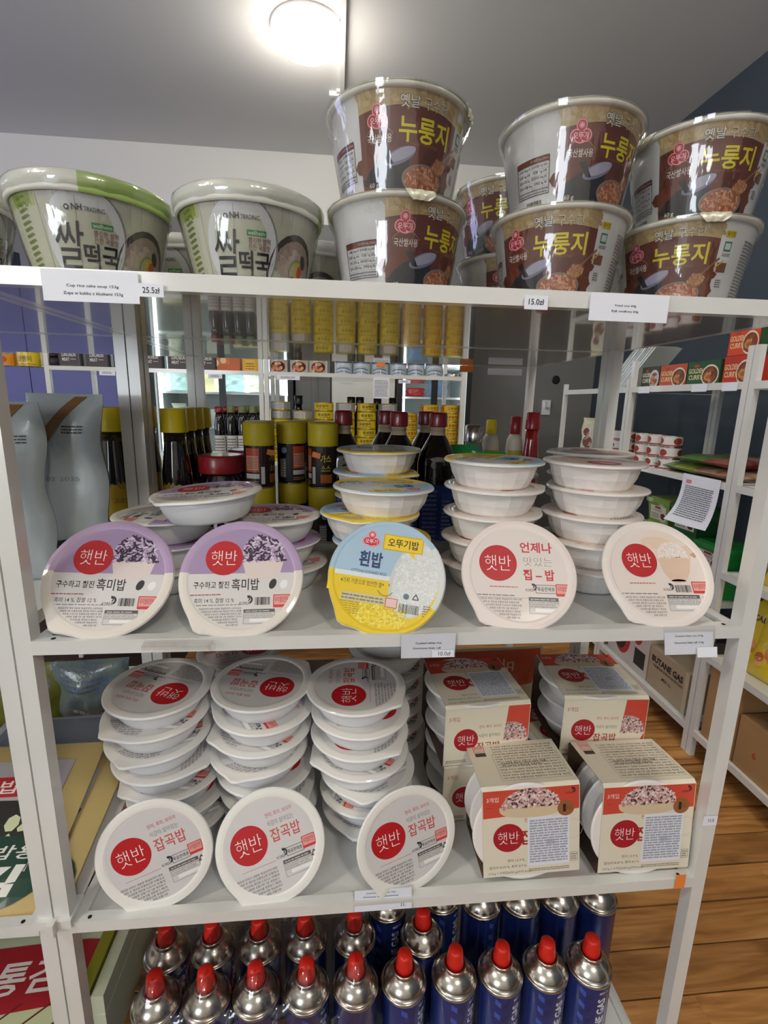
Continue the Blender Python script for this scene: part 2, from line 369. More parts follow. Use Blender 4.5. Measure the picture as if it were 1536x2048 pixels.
# ---------------------------------------------------------------- shelving racks
HB = .0158
S1, S2, S3, S4 = 0., -.3669, -.7375, -1.11
PB = .006     # shelf panel lies this far below the lip
def shelf_mesh(W, D, lip=.014, hb=HB):
    b = MB(); b.box(lip, W - lip, lip, D - lip, -hb, -PB)
    for a in ((0, W, 0, lip), (0, W, D - lip, D), (0, lip, lip, D - lip), (W - lip, W, lip, D - lip)): b.box(a[0], a[1], a[2], a[3], -hb, 0)
    me = b.mesh('shelf', ['rack_white', 'rack_under_shade'])
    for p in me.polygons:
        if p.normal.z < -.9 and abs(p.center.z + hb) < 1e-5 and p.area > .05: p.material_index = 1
    return me
RM = {}
def rack(label, x, y, W, D, levels, top, rz=0, group='white metal shelving racks', pw=.0175, pd=.018, holes=True, hb=HB, lip=.014):
    t = thing('shelving_rack', label, 'shelving rack', (x, y, FLOOR), (0, 0, rz), group)
    key = (W, D, top, pw, hb)
    if key not in RM:
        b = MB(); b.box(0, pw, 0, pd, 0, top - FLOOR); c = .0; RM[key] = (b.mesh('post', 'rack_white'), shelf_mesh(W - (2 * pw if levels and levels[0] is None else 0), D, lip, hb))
    pm, sm = RM[key]
    full = [z for z in levels if z is not None]
    for px, py in ((0, .001), (W - pw, .001), (0, D - pd - .001), (W - pw, D - pd - .001)): inst('post', pm, t, (px, py, 0))
    for z in full:
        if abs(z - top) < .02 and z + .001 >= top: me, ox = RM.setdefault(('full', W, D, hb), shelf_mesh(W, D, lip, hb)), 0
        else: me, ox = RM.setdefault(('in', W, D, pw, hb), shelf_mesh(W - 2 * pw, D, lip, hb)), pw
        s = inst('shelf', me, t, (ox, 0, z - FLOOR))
        if holes and ox:
            if 'hole' not in RM:
                b = MB(); b.lathe([(.0024, 0), (.0024, .0003)], 12); RM['hole'] = b.mesh('bolt_hole', 'hole')
            for hx in (.02, W - 2 * pw - .02): inst('bolt_hole', RM['hole'], s, (hx, .006, .0001))
    return t
W = .8436; D = .3815
rA = rack('white metal shelving rack in front holding rice cups, rice bowls and gas canisters', 0, 0, W, D, [S2, S3, S4, S1], S1 - HB)
rAL = rack('white metal rack at the left edge, side by side with the front rack', -W - .002, 0, W, D, [S2, S3, S4, S1], S1 - HB)
rB = rack('white metal rack back to back behind the front rack, holding soy jugs', 0, D + .005, W, D + .01, [-.43, -.83, S1], S1 - HB)
rBL = rack('white metal rack behind the left rack, holding yellow capped sauce bottles', -W - .002, D + .005, W, D + .01, [-.39, -.83, S1], S1 - HB)
rack('far middle white rack across the aisle with tins of fish on top', .043, 1.62, W - .004, .4, [S2, S3, S4, .0], -HB + .3, holes=False)
rack('far left white rack across the aisle with luncheon meat tins', .043 - W, 1.62, W - .004, .4, [S2, S3, S4, .0], -HB + .3, holes=False)
b = MB(); b.box(-.022, .0205, -.004, .03, -.008, .004); b.box(-.004, .0045, -.012, -.003, -.011, .007)
thing('joint_clamp', 'small white clamp tying the two left front posts together', 'clamp', (0, 0, S3 + .004), me=b.mesh('joint_clamp', 'rack_white'))

# paper price cards clipped or taped to the shelf edges
def card(label, x0, x1, z0, z1, y=-.003, lines=(), tilt=0, extra=None, holder=False, group='price cards on the shelf edges', pm='paper', nm='price_card'):
    w_, h_ = x1 - x0, z1 - z0
    t = thing(nm, label, 'price tag', ((x0 + x1) / 2, y, z0), (tilt, 0, 0), group)
    b = MB(); b.box(-w_ / 2, w_ / 2, -.0004, 0, 0, h_); part('paper_card', b, pm, t)
    if lines or extra:
        a = Art(); 
        for (s, cx, cz, tw, th) in lines: a.text(s, cx * w_ - w_ / 2, cz * h_, tw * w_, th, '2b2d33', 1, .012)
        if extra: extra(a, w_, h_)
        inst('printed_text', a.mesh('printed_text', face_y(0, -.0005, 0), 'print_card'), t)
    if holder:
        b = MB(); b.box(-w_ / 2 - .002, w_ / 2 + .002, -.0022, -.0012, -.001, h_ + .001); part('plastic_sleeve', b, 'sleeve_plastic', t)
    return t
card('white paper card taped under the left soup bowl, worn tape across it', .073, .157, -.029, -.002, -.0035,
     [('Cup rice cake soup 153g', .52, .5, .54, .0031), ('Zupa w kubku z kluskami 153g', .52, .26, .62, .0034)])
card('small cut slip with handwritten 25.5 price right of the soup card', .157, .179, -.0225, -.011, -.0042, [('25.5zł', .5, .5, .7, .0052)])
card('small cut slip with handwritten 15 price under the middle rice cups', .523, .547, -.0195, -.0065, -.0035, [('15.0zł', .5, .55, .66, .0056)])
card('white paper card reading fried rice under the right hand rice cups', .5905, .674, -.0275, -.0012, -.0035,
     [('Fried rice 60g', .45, .56, .27, .0026), ('Ryż smażony 60g', .45, .36, .34, .0028)])
t = card('white card in clear sleeve reading cooked white rice below the blue and yellow lid', .411, .473, S2 - .0285, S2 + .001, -.0035,
     [('Cooked white rice', .5, .62, .48, .0027), ('Gotowany biały ryż', .47, .4, .52, .003)], holder=True)
b = MB(); b.box(.004, .029, -.0036, -.0030, .002, .0105); sl = part('price_slip', b, 'paper', t)
a = Art(); a.text('10.0zł', .018, .0065, .014, .005, '44464c', 1); inst('printed_text', a.mesh('printed_text', face_y(0, -.0037, 0), 'print_card'), sl)
t = card('tilted card in a clear sleeve hanging near the right post of the second shelf', .727, .789, S2 - .032, S2 + .001, -.006,
     [('Cooked white rice 210g', .5, .66, .58, .0028), ('Gotowany biały ryż 210g', .5, .42, .6, .003)], tilt=R(-14), holder=True)
b = MB(); b.box(.008, .033, -.004, -.0034, -.003, .009); part('price_slip', b, 'paper', t)
b = MB(); b.box(-.0365, .0365, -.011, .0, 0, .0012); b.box(-.0365, .0365, -.012, -.0112, -.003, .0015); b.lathe([(.0001, -.004), (.004, -.004), (.0045, .001), (.0001, .001)], 14, cx=.036, cy=-.008, caps=False)
thing('label_holder', 'empty clear label holder flipped up flat on the second shelf edge below the purple lids', 'label holder', (.170, -.001, S2 - .002), (R(12), 0, R(-3)), me=b.mesh('label_holder', 'sleeve_plastic'))
card('bottom card lying over the third shelf edge under the stacked white bowls', .362, .436, S3 - .013, S3 + .012, -.002,
     [('Cooked multi grain rice', .46, .83, .52, .0022), ('Gotowany ryż wieloziarnisty', .46, .66, .62, .0024), ('11.', .85, .2, .08, .004)], tilt=R(-20), holder=True)
card('orange marker tag on the right end of the third shelf', .797, .811, S3 - .0135, S3 + .009, -.002, pm='orange_tag', nm='orange_tag')
card('small torn slip stuck on the right front post', .822, .8415, -.652, -.637, -.001, [('11.5', .55, .55, .4, .005)])

# ---------------------------------------------------------------- sealed rice bowls
TAB = R(-128)
def lidshape(a):
    d = (a - TAB + PI) % (2 * PI) - PI
    return 1 + .085 * math.exp(-(d / .15) ** 2) + .03 * math.exp(-(d / .4) ** 2)
def tray_mesh(h, facet, m, R0=.07, tab=True):
    b = MB()
    def mod(a, i, z): return lidshape(a) if tab else 1
    b.lathe([(R0 - .009, h - .0034), (R0 - .001, h - .0030), (R0, h - .0015), (R0 - .0006, h + .0002), (R0 - .0035, h + .0005)], 64, mod=mod, caps=True)
    n = 20 if facet else 44
    def m2(a, i, z):
        if not facet: return 1
        return 1 + (.022 if i in (1, 2) else 0) * math.cos(a * 5)
    b.lathe([(.0625, h - .003), (.0605, h - .009), (.0575, h * .45), (.0505, .003), (.047, 0)], n, smooth=not facet, mod=m2)
    b.lathe([(.047, 0), (.040, .0008), (.038, .002)], n, caps=True)
    return b.mesh('rice_tray', m)
H2, H3 = .0362, .0338
TR = {'tall': (tray_mesh(H2, True, 'tray_white'), H2), 'low': (tray_mesh(H3, False, 'tray_blue_white'), H3), 'plain': (tray_mesh(H3, False, 'tray_white', .0703, False), H3)}
RK = .0695
def base_lid(a, col, inner=None, r_in=.9, colf=None):
    a.ring([r_in - .035, r_in, r_in + .05, .985, 1.0], [0, 12, 14, 6, -9], colf or (lambda t: col), lidshape)
    a.cap(r_in, -2, 2, inner or col, 0, 64)
def logo_circle(a, x, y, r, c='bb121c', l=2):
    a.ell(x, y, r, r, c, l, 40); a.text('햇반', x - .01 * r, y, 1.38 * r, .86 * r, 'f7efe9', l + 1, -.012)
def stamp(a, x, y, w, h, l=2):
    a.rect(x, y, x + w, y + h, 'e8a39c', l); a.frame(x, y, x + w, y + h, w * .06, 'cf3a38', l + .4); a.rect(x, y, x + w, y + h * .2, 'cf3a38', l + .3)
    a.text('우리쌀로만든', x + w / 2, y + h * .62, w * .84, h * .5, 'b8342f', l + .5, .01)
def korea(a, x, y, s, l=2):
    a.text('KOREA', x, y - .1 * s, .62 * s, .2 * s, '1b1b1d', l); a.arc(x + .22 * s, y + .12 * s, .22 * s, -1.2, 1.9, .12 * s, '26262a', l); a.arc(x + .2 * s, y + .16 * s, .1 * s, -1.4, 1.9, .07 * s, '26262a', l)
def recycle(a, x, y, s, l=2):
    P = [(x + s * math.cos(t), y + s * math.sin(t)) for t in (PI / 2, PI / 2 + 2 * PI / 3, PI / 2 + 4 * PI / 3)]
    a.line(P + [P[0]], s * .3, '3a3a3d', l)
def table(a, x0, y0, x1, y1, l=2):
    h = y1 - y0; a.rect(x0, y0, x1, y1, 'd5d0cd', l - .5); a.rect(x0, y1 - h * .22, x1, y1, '5d5a58', l); a.rect(x0 + (x1 - x0) * .2, y0 + h * .12, x1 - .03, y0 + h * .34, 'f2efec', l)
    a.para(x0 + .01, y0 + h * .36, x1 - .01, y1 - h * .24, 3, '7d7976', l, fill=.75); a.frame(x0, y0, x1, y1, .006, '77726f', l)
    a.fine(x0 + .03, y1 - h * .18, x1 - .05, y1 - h * .06, 1, 'cfcac6', l + .5)
def small_print(a, top=-.5, l=2):
    a.para(-.83, -.86, .02, top, 8, '77726f', l, r=.84, fill=.7); a.para(.03, -.86, .7, -.79, 1, '77726f', l, r=.84, fill=.7)
    a.text('▲', -.2, -.9, .04, .035, '333333', l); a.fine(-.16, -.915, .36, -.885, 1, '6b6765', l, wmin=.02, wmax=.08)
    a.line([(-.66, -.56), (-.56, -.68)], .012, '555555', l); a.line([(-.42, -.76), (-.34, -.86)], .012, '555555', l)
def mound(a, cx, cy, rx, ry, cols, n, L, Wd, l, under, p=2.):
    a.poly([(cx + rx * math.cos(t), cy + ry * abs(math.sin(t)) ** .9) for t in [PI * k / 20 for k in range(21)]], under, l - .3)
    def f(r):
        x = r.uniform(-1, 1); y = r.random() * max(0, 1 - abs(x) ** p) ** .5
        return cx + rx * x * .97, cy + ry * y * .97
    a.grains(f, n, cols, L, Wd, l)
def bowl_art(a, cx, top, rx, h, c, rim, l):
    a.poly([(cx - rx, top)] + [(cx + rx * (math.cos(t) * (.42 + .58 * (1 - abs(math.sin(t))) ** .5) if 0 else rx and math.cos(t)), top - h * abs(math.sin(t)) ** .7) for t in [PI + PI * k / 18 for k in range(1, 18)]] + [(cx + rx, top)], c, l)
    a.line([(cx - rx, top), (cx + rx, top)], h * .04, rim, l + .1)
def lid_purple():
    a = Art(RK); base_lid(a, 'e6ded3', 'ddd8d4', .88, lambda t: 'b49cbd' if math.sin(t) > .06 else 'e6ded3'); a.cap(.88, .06, 2, 'a78fb3', .8, 56)
    a.poly([(.0, .26), (.68, .3), (.62, .06), (.5, -.03), (.12, -.05), (.05, .06)], 'e3d3cc', 1)
    mound(a, .33, .28, .36, .46, ['bfa9c4', 'd3c4d6', 'a98fb0', 'decfe0', 'c9b8ce', '4a3050', '3b2440'], 300, .052, .02, 2, 'a48fab')
    a.grains(lambda r: (.33 + .33 * (lambda x: x)(r.uniform(-1, 1)), .3 + .36 * r.random()), 40, ['2d1c33', '3b2440'], .045, .015, 6)
    logo_circle(a, -.3, .33, .3, l=7)
    a.text('구수하고 찰진', -.48, -.13, .56, .12, '3a3333', 2, .012); a.text('흑미밥', .06, -.13, .44, .2, '2f2a2c', 2, .012)
    a.fine(-.8, -.31, -.3, -.275, 1, 'a8555a', 2, wmin=.02, wmax=.07)
    a.text('흑미 14 %, 찹쌀 12 %', -.42, -.39, .62, .085, '4b4648', 2, .005); a.fine(-.78, -.48, .02, -.45, 1, '8d888a', 2)
    korea(a, .06, -.42, .26); a.bars(.22, -.48, .47, -.35); stamp(a, .52, -.52, .26, .2); recycle(a, .64, -.62, .06)
    a.ell(.5, -.13, .055, .09, '2b2a2c', 2, a=-.4); a.ell(.68, -.14, .06, .08, 'f2f0f0', 2, a=-.4)
    small_print(a, -.5); table(a, .05, -.78, .54, -.55, 3)
    return a.mesh('printed_lid', FLAT)
def lid_white_text():
    a = Art(RK); base_lid(a, 'ecdfd8', 'e6dad3', .87); logo_circle(a, -.36, .18, .33)
    a.text('언제나', .32, .48, .56, .2, 'cc2436', 2, .02); a.text('맛있는', .34, .22, .5, .16, '77706f', 2, -.018); a.text('집 – 밥', .34, -.02, .54, .2, 'cc2436', 2, .025)
    a.fine(-.52, -.27, -.02, -.23, 1, 'c46a6a', 2, wmin=.02, wmax=.06)
    korea(a, .17, -.27, .24); a.frame(.27, -.34, .62, -.2, .012, '77716f'); a.text('묶음판매용', .445, -.27, .3, .08, '38363a', 2, .01); stamp(a, .62, -.38, .28, .2); recycle(a, .78, -.5, .06)
    a.fine(-.74, -.42, -.1, -.38, 1, '8d8886', 2); small_print(a, -.44); table(a, .14, -.7, .64, -.42, 3)
    a.line([(-.8, -.44), (.14, -.44)], .006, '9a9491')
    return a.mesh('printed_lid', FLAT)
def lid_white_photo():
    a = Art(RK); base_lid(a, 'eee3db', 'e9dcd3', .87)
    a.ell(.1, .56, .3, .12, 'e9cfb8', 1, a=-.1); a.ell(.62, .4, .22, .1, 'e6cdb6', 1, a=.7); a.ell(.3, .6, .44, .24, 'ecdacb', .9)
    a.poly([(.04, .3), (.66, .3), (.58, .0), (.47, -.17), (.21, -.17), (.1, .0)], 'e3c5ab', 2); a.ell(.34, -.16, .13, .03, 'd4b094', 2)
    mound(a, .34, .28, .28, .3, ['f3e7de', 'eadbd0', 'f8efe8', 'e4d2c5'], 260, .03, .012, 2.3, 'efe2d8')
    a.poly([(.66, .34), (.8, .42), (.84, .36), (.74, .27)], 'd0a58a', 2)
    logo_circle(a, -.3, .22, .32, l=7); a.fine(-.56, -.23, -.1, -.19, 1, 'c46a6a', 2, wmin=.02, wmax=.06)
    korea(a, .1, -.3, .24); a.bars(.24, -.37, .53, -.24); stamp(a, .56, -.38, .3, .2); recycle(a, .72, -.5, .06)
    a.fine(-.74, -.42, -.1, -.38, 1, '8d8886', 2); small_print(a, -.44); table(a, .06, -.7, .64, -.42, 3)
    return a.mesh('printed_lid', FLAT)
def emblem(a, x, y, s, l=2, txt=True, ring='e06a78'):
    """trefoil company badge, drawn without its figure"""
    for q, c, dl in ((1.0, ring, 0), (.9, 'f6d9dc', .1), (.8, 'c9283c', .2)):
        a.ell(x, y + .42 * s, .36 * s * q, .38 * s * q, c, l + dl); a.ell(x - .32 * s, y - .14 * s, .42 * s * q, .4 * s * q, c, l + dl); a.ell(x + .32 * s, y - .14 * s, .42 * s * q, .4 * s * q, c, l + dl); a.ell(x, y - .2 * s, .5 * s * q, .42 * s * q, c, l + dl)
    a.ell(x, y + .44 * s, .2 * s, .2 * s, 'e98f98', l + .35); a.ell(x, y + .44 * s, .11 * s, .11 * s, 'f3c9cc', l + .4)
    if txt: a.text('오뚜기', x, y - .14 * s, 1.02 * s, .4 * s, 'fbeff0', l + .5, .01)
def lid_blue_yellow():
    a = Art(RK); base_lid(a, 'ecca16', 'ecca16', .93, lambda t: 'a9c6da' if math.sin(t) > -.02 and math.cos(t) < .75 else ('d8dcd8' if math.sin(t) > -.45 and math.cos(t) > 0 else 'ecca16')); a.cap(.93, -.02, 2, 'a9c6da', .3, 64); a.cap(.93, -.08, .0, 'dfe6ea', .5, 64)
    a.ell(.48, .02, .42, .7, 'cfd3d0', 1, a=-.25); a.ell(.5, .0, .38, .64, 'dde0dd', 1.2, a=-.25)
    a.grains(lambda r: (lambda t, q: (.5 + .37 * q * math.cos(t), .02 + .6 * q * math.sin(t)))(r.uniform(0, 2 * PI), r.random() ** .5), 500, ['e6e8e5', 'dcdfdc', 'eff0ee', 'd3d6d3'], .034, .012, 1.5)
    a.poly([(-.98, -.1), (.12, -.1), (-.02, -.36), (-.98, -.36)], 'ecca16', 1)
    a.grains(lambda r: (r.uniform(-.45, .4), r.uniform(-.85, -.5)), 260, ['f3dd3a', 'd9b80e', 'f6e76a'], .035, .012, 1)
    emblem(a, -.36, .6, .21, 3); a.rect(-.14, .47, .54, .74, 'f0cf1d', 3); a.frame(-.14, .47, .54, .74, .02, 'd6a90d', 3.2); a.poly([(.3, .48), (.42, .34), (.42, .48)], 'f0cf1d', 3)
    a.text('오뚜기밥', .2, .605, .54, .16, '2c2414', 4, .015); a.text('흰밥', -.32, .25, .4, .28, '1f3766', 3, .03)
    a.text('OTTOGI COOKED RICE', -.32, .02, .6, .05, '33415c', 3, .004)
    a.text('4가지 기준으로 엄선한 쌀', -.42, -.17, .7, .09, '5b4a12', 3, .002); a.arc(.0, -.2, .14, 3.6, 5.8, .014, '8a6f14', 3); a.ell(-.05, -.16, .012, .02, '8a6f14', 3); a.ell(.05, -.15, .012, .02, '8a6f14', 3)
    a.rect(-.72, -.5, .02, -.36, 'cfc6a8', 3); a.fine(-.71, -.49, .01, -.38, 2, '8f8152', 3.2); a.rect(.03, -.52, .22, -.37, 'e9c9c0', 3); a.frame(.03, -.52, .22, -.37, .012, 'c8524b', 3.2)
    a.bars(.26, -.58, .6, -.43, l=3.4); recycle(a, .52, -.3, .06, 3); a.ell(.36, -.3, .05, .05, '5f7486', 3); a.fine(.66, -.6, .78, -.4, 5, '6b6f70', 3, wmin=.02, wmax=.06)
    a.fine(-.8, -.72, -.4, -.5, 6, 'b79c1c', 2, r=.9)
    return a.mesh('printed_lid', FLAT)
def lid_multi():
    a = Art(RK); base_lid(a, 'f2eee7', 'd9d5d3', .86); logo_circle(a, -.37, .14, .34)
    a.text('현미, 흑미, 보리의', .28, .52, .5, .085, 'cc5a5c', 2, .004); a.text('식감이 살아있는', .28, .37, .5, .095, '6c6669', 2, -.004); a.text('잡곡밥', .32, .15, .56, .24, 'cc5a55', 2, .012)
    a.fine(-.6, -.29, .02, -.265, 1, 'c98a8a', 2, wmin=.02, wmax=.05)
    korea(a, .13, -.22, .26); a.frame(.24, -.28, .56, -.14, .012, '77716f'); a.text('묶음판매용', .4, -.21, .28, .075, '38363a', 2, .01); stamp(a, .56, -.26, .24, .2); recycle(a, .72, -.4, .06)
    small_print(a, -.36); table(a, .14, -.62, .66, -.33, 3)
    return a.mesh('printed_lid', FLAT)
LIDS = {'purple': lid_purple(), 'text': lid_white_text(), 'photo': lid_white_photo(), 'blue': lid_blue_yellow(), 'multi': lid_multi()}
def rotm(tilt, side, yaw, spin): return Matrix.Rotation(yaw, 3, 'Z') @ Matrix.Rotation(tilt, 3, 'X') @ Matrix.Rotation(side, 3, 'Y') @ Matrix.Rotation(spin, 3, 'Z')
def rice_bowl(label, group, c, tilt, side, yaw, spin, lid, tray, cat='bowl'):
    me, h = TR[tray]; m = rotm(tilt, side, yaw, spin); base = Vector(c) - m @ Vector((0, 0, h))
    t = thing('rice_bowl', label, cat, base, m.to_euler(), group)
    inst('rice_tray', me, t); inst('printed_lid', LIDS[lid], t, (0, 0, h + .0007))
    return t
def lean(label, x, y, t, yaw, spin, lid, tray, S):
    h = TR[tray][1]; t = R(t); dz = max(.0712 * math.sin(t), h * math.cos(t) + .047 * math.sin(t))
    return rice_bowl(label, 'sealed rice bowls leaning at the front of the shelves', (x, y, S - PB + dz + .0006), t, 0, R(yaw), R(spin), lid, tray)
lean('purple lidded black rice bowl leaning at the left end of the second shelf, lid glinting', .082, .047, 52, 5.4, -4, 'purple', 'tall', S2)
lean('purple lidded black rice bowl leaning beside the blue and yellow lid', .230, .043, 54, 4.4, -1, 'purple', 'tall', S2)
lean('light blue and yellow lidded rice bowl leaning in the middle of the second shelf', .398, .040, 56, -2, -9, 'blue', 'tall', S2)
lean('cream lidded rice bowl with red Korean text beside its red circle, leaning', .560, .045, 55, -8, 0, 'text', 'tall', S2)
lean('cream lidded bowl with pale rice photo on its lid, leaning near the right post', .739, .044, 53, -3.8, 0, 'photo', 'tall', S2)
lean('white rimmed multigrain rice bowl leaning at the left end of the third shelf', .112, .027, 78, 5.7, 17, 'multi', 'low', S3)
lean('white rimmed multigrain rice bowl leaning second from the left on the third shelf', .254, .034, 67, 2.6, 16, 'multi', 'low', S3)
lean('white rimmed multigrain rice bowl leaning beside the red and cream packs', .432, .026, 78, 14.7, 7, 'multi', 'low', S3)
rs = random.Random(11)
def stack(desc, group, pts, S, pitch, lid, tray, spins=(), sides=(), toplid=None, tilts=()):
    """pts from the bottom up"""
    n = len(pts)
    for k, (x, y) in enumerate(pts):
        z = S - PB + pitch * (k + 1)
        i = n - 1 - k
        rice_bowl(f'{desc}, {ORD[i]}' if n > 1 else desc, group, (x, y, z + .0003), R(tilts[k] if k < len(tilts) else rs.uniform(-.5, .5)), R(sides[k] if k < len(sides) else rs.uniform(-.6, .6)), 0,
                  R(spins[k] if k < len(spins) else rs.uniform(0, 360)), (toplid if (toplid and i == 0) else (lid[k] if isinstance(lid, list) else lid)), tray)
G2 = 'stacked white rice bowls on the second shelf'; G3 = 'stacked multigrain rice bowls on the third shelf'
stack('white faceted bowl in the stack behind the pale photo lid', G2, [(.714, .165), (.712, .163), (.708, .165), (.712, .163), (.703, .162)], S2, .0369, 'photo', 'tall', spins=(20, 200, 60, 250, 128))
stack('white faceted bowl in the stack behind the red text lid', G2, [(.563, .173), (.56, .17), (.562, .172), (.561, .17), (.559, .17)], S2, .0369, 'photo', 'tall', spins=(300, 60, 135, 130, 230), toplid='blue')
stack('white bowl in the rear stack behind the red text lid', G2, [(.612, .312), (.61, .31), (.607, .312), (.61, .31)], S2, .0369, 'photo', 'tall')
stack('white bowl in the rear stack near the right rear post', G2, [(.775, .31)] * 5, S2, .0369, 'photo', 'tall')
stack('blue and yellow lidded bowl in the stack behind the blue lid', 'stacked blue and yellow rice bowls', [(.4, .165), (.402, .165), (.385, .168), (.403, .163)], S2, .0369, 'blue', 'tall', spins=(0, 60, 20, 200))
stack('blue and yellow lidded bowl in the stack before the soy jugs', 'stacked blue and yellow rice bowls', [(.41, .308), (.407, .308), (.405, .308), (.402, .308), (.408, .307)], S2, .0369, 'blue', 'tall', spins=(0, 40, 10, 100, 4))
stack('purple lidded bowl in the left stack behind the purple lids', 'stacked purple rice bowls', [(.102, .185), (.103, .185), (.104, .185)], S2, .0344, 'purple', 'low')
stack('purple lidded bowl right of the tilted purple bowl', 'stacked purple rice bowls', [(.255, .185), (.246, .183), (.246, .181)], S2, .0344, 'purple', 'low', spins=(30, 200, 5))
rice_bowl('purple lidded bowl tilted on top of the two purple stacks', 'stacked purple rice bowls', (.170, .145, -.2315), R(1), R(-4), 0, R(4), 'purple', 'low')
stack('white bowl in the left stack on the third shelf', G3, [(.108, .15), (.105, .146), (.102, .142), (.094, .137), (.09, .132), (.09, .13), (.094, .132)], S3, .0344, 'multi', 'low', spins=(30, 200, 350, 100, 20, 355, 158), tilts=(0, 0, 0, 1, 1, 1, 3))
stack('white bowl in the second stack on the third shelf', G3, [(.24, .152), (.236, .148), (.234, .143), (.226, .139), (.232, .136), (.236, .134), (.234, .136)], S3, .0344, 'multi', 'low', spins=(300, 90, 200, 20, 330, 300, 165), tilts=(0, 0, 0, 1, 1, 1, 2))
stack('white bowl in the third stack on the third shelf', G3, [(.387, .138), (.384, .134), (.385, .13), (.374, .124), (.372, .12), (.373, .118), (.366, .12)], S3, .0344, 'multi', 'low', spins=(20, 250, 30, 330, 80, 185, 88), tilts=(0, 0, 0, 1, 1, 1, 2))
stack('white bowl in the rear stack behind the third stack', G3, [(.43, .30)] * 7, S3, .0344, 'multi', 'low', spins=(0, 0, 0, 0, 0, 0, 190))
stack('white bowl in the rear stack behind the second stack', G3, [(.17, .298)] * 6, S3, .0344, 'multi', 'low')

# ---------------------------------------------------------------- multigrain rice three-packs in card sleeves
PH, PX, PY = .1015, .0655, .0666
def sleeve_mesh():
    b = MB(); t = .0006; c = .004
    def ring(o): return [(-PY + o, c), (-PY + c, o), (PY - c, o), (PY - o, c), (PY - o, PH - c), (PY - c, PH - o), (-PY + c, PH - o), (-PY + o, PH - c)]
    n = 8; xs = [-PX, -PX + .006, 0, PX - .006, PX]; ins = [.0015, 0, 0, 0, .0015]
    for side, off in ((0, 0), (1, t)):
        o = len(b.v)
        for x, q in zip(xs, ins):
            for (y, z) in ring(off): b.v.append((x, y, z))
        for i in range(len(xs) - 1):
            for k in range(n): b.f.append([o + i * n + k, o + i * n + (k + 1) % n, o + (i + 1) * n + (k + 1) % n, o + (i + 1) * n + k]); b.m.append(side); b.sm.append(False)
    N = len(xs) * n
    for e in (0, (len(xs) - 1) * n):
        for k in range(n): b.f.append([e + k, e + (k + 1) % n, N + e + (k + 1) % n, N + e + k]); b.m.append(1); b.sm.append(False)
    return b.mesh('cardboard_sleeve', ['sleeve_cream', 'sleeve_inside'], normals=True)
mat('sleeve_cream', 'e4dcc6', .5); mat('sleeve_inside', '6b5547', .7)
GR = ['e9d3cc', 'd9b5b0', 'c79a98', 'f0e2da', 'b98786', '4a2d33', '5d3a3e', 'dcc0ba']
def rice_heap(a, cx, by, rx, mh, bh, l, rimc='d9c3a2', n=420):
    """printed picture of a bowl of mixed rice: heap of height mh over a bowl of depth bh"""
    P = [(cx - rx, by)] + [(cx + rx * math.cos(t), by - bh * abs(math.sin(t)) ** .6) for t in [PI + PI * k / 18 for k in range(1, 18)]] + [(cx + rx, by)]
    a.poly(P, rimc, l); a.ell(cx, by, rx, bh * .16, 'c9ae8a', l + .1)
    mound(a, cx, by - bh * .04, rx * .9, mh, GR, n, rx * .07, rx * .03, l + .3, 'c49d99', 2.2)
def sleeve_logo(a, x, y, r, l): logo_circle(a, x, y, r, 'a81624', l)
def art_main():
    a = Art(1); X, Y = PX * .985, PY * .94; u = lambda t: -X + 2 * X * t; v = lambda t: Y - 2 * Y * t
    a.rect(-X, v(1), X, v(0), 'e4dcc6', 0); a.poly([(-X, v(0)), (-X, v(.31)), (X, v(.27)), (X, v(0))], 'cf4a37', 1)
    rice_heap(a, u(.5), v(.2), .043, .0265, .0165, 2)
    a.text('3개입', u(.1), v(.1), .016, .007, 'f6e9df', 2); a.fine(u(.04), v(.2), u(.1), v(.185), 1, 'a53024', 2, wmin=.001, wmax=.004); korea(a, u(.9), v(.07), .016, 2)
    a.ell(u(.86), v(.25), .0115, .0115, '9a5f36', 7); a.text('1', u(.845), v(.25), .004, .011, '2c1a10', 8, .03); a.text('등급', u(.89), v(.25), .006, .006, '6b3d1e', 8)
    sleeve_logo(a, u(.26), v(.55), .0205, 3)
    a.text('현미, 흑미, 보리의', u(.62), v(.36), .05, .006, 'c24a40', 2); a.text('잡곡밥', u(.62), v(.56), .062, .022, 'a3302a', 2, .015)
    a.rect(u(.46), v(.9), u(.9), v(.33), 'e6e8f0', 4); a.fine(u(.48), v(.87), u(.88), v(.36), 17, 'a4a7b4', 5, wmin=.002, wmax=.012, fill=.62); a.rect(u(.66), v(.66), u(.74), v(.6), 'b9bcc9', 4.6)
    a.arc(u(.93), v(.5), .014, 0, 2 * PI, .0004, 'c9b9a0', 2); a.frame(u(.91), v(.88), u(.985), v(.78), .0005, '6b6459', 2); a.fine(u(.92), v(.87), u(.98), v(.79), 3, '8b8377', 2, wmin=.001, wmax=.004)
    a.text('현미 12.9 %,', u(.34), v(.82), .024, .0045, '5a5248', 2); a.text('찰보리 8.29 %, 흑미 4.7 %', u(.25), v(.89), .05, .0045, '5a5248', 2); a.text('210 g × 3개입(630 g)(975 kcal)', u(.27), v(.96), .058, .0045, '5a5248', 2)
    a.fine(u(.47), v(.97), u(.9), v(.93), 2, '8b8377', 2, wmin=.001, wmax=.006)
    return a.mesh('printed_panel', lambda x, y, z: (x, y, PH + .0002 + z), 'print_card')
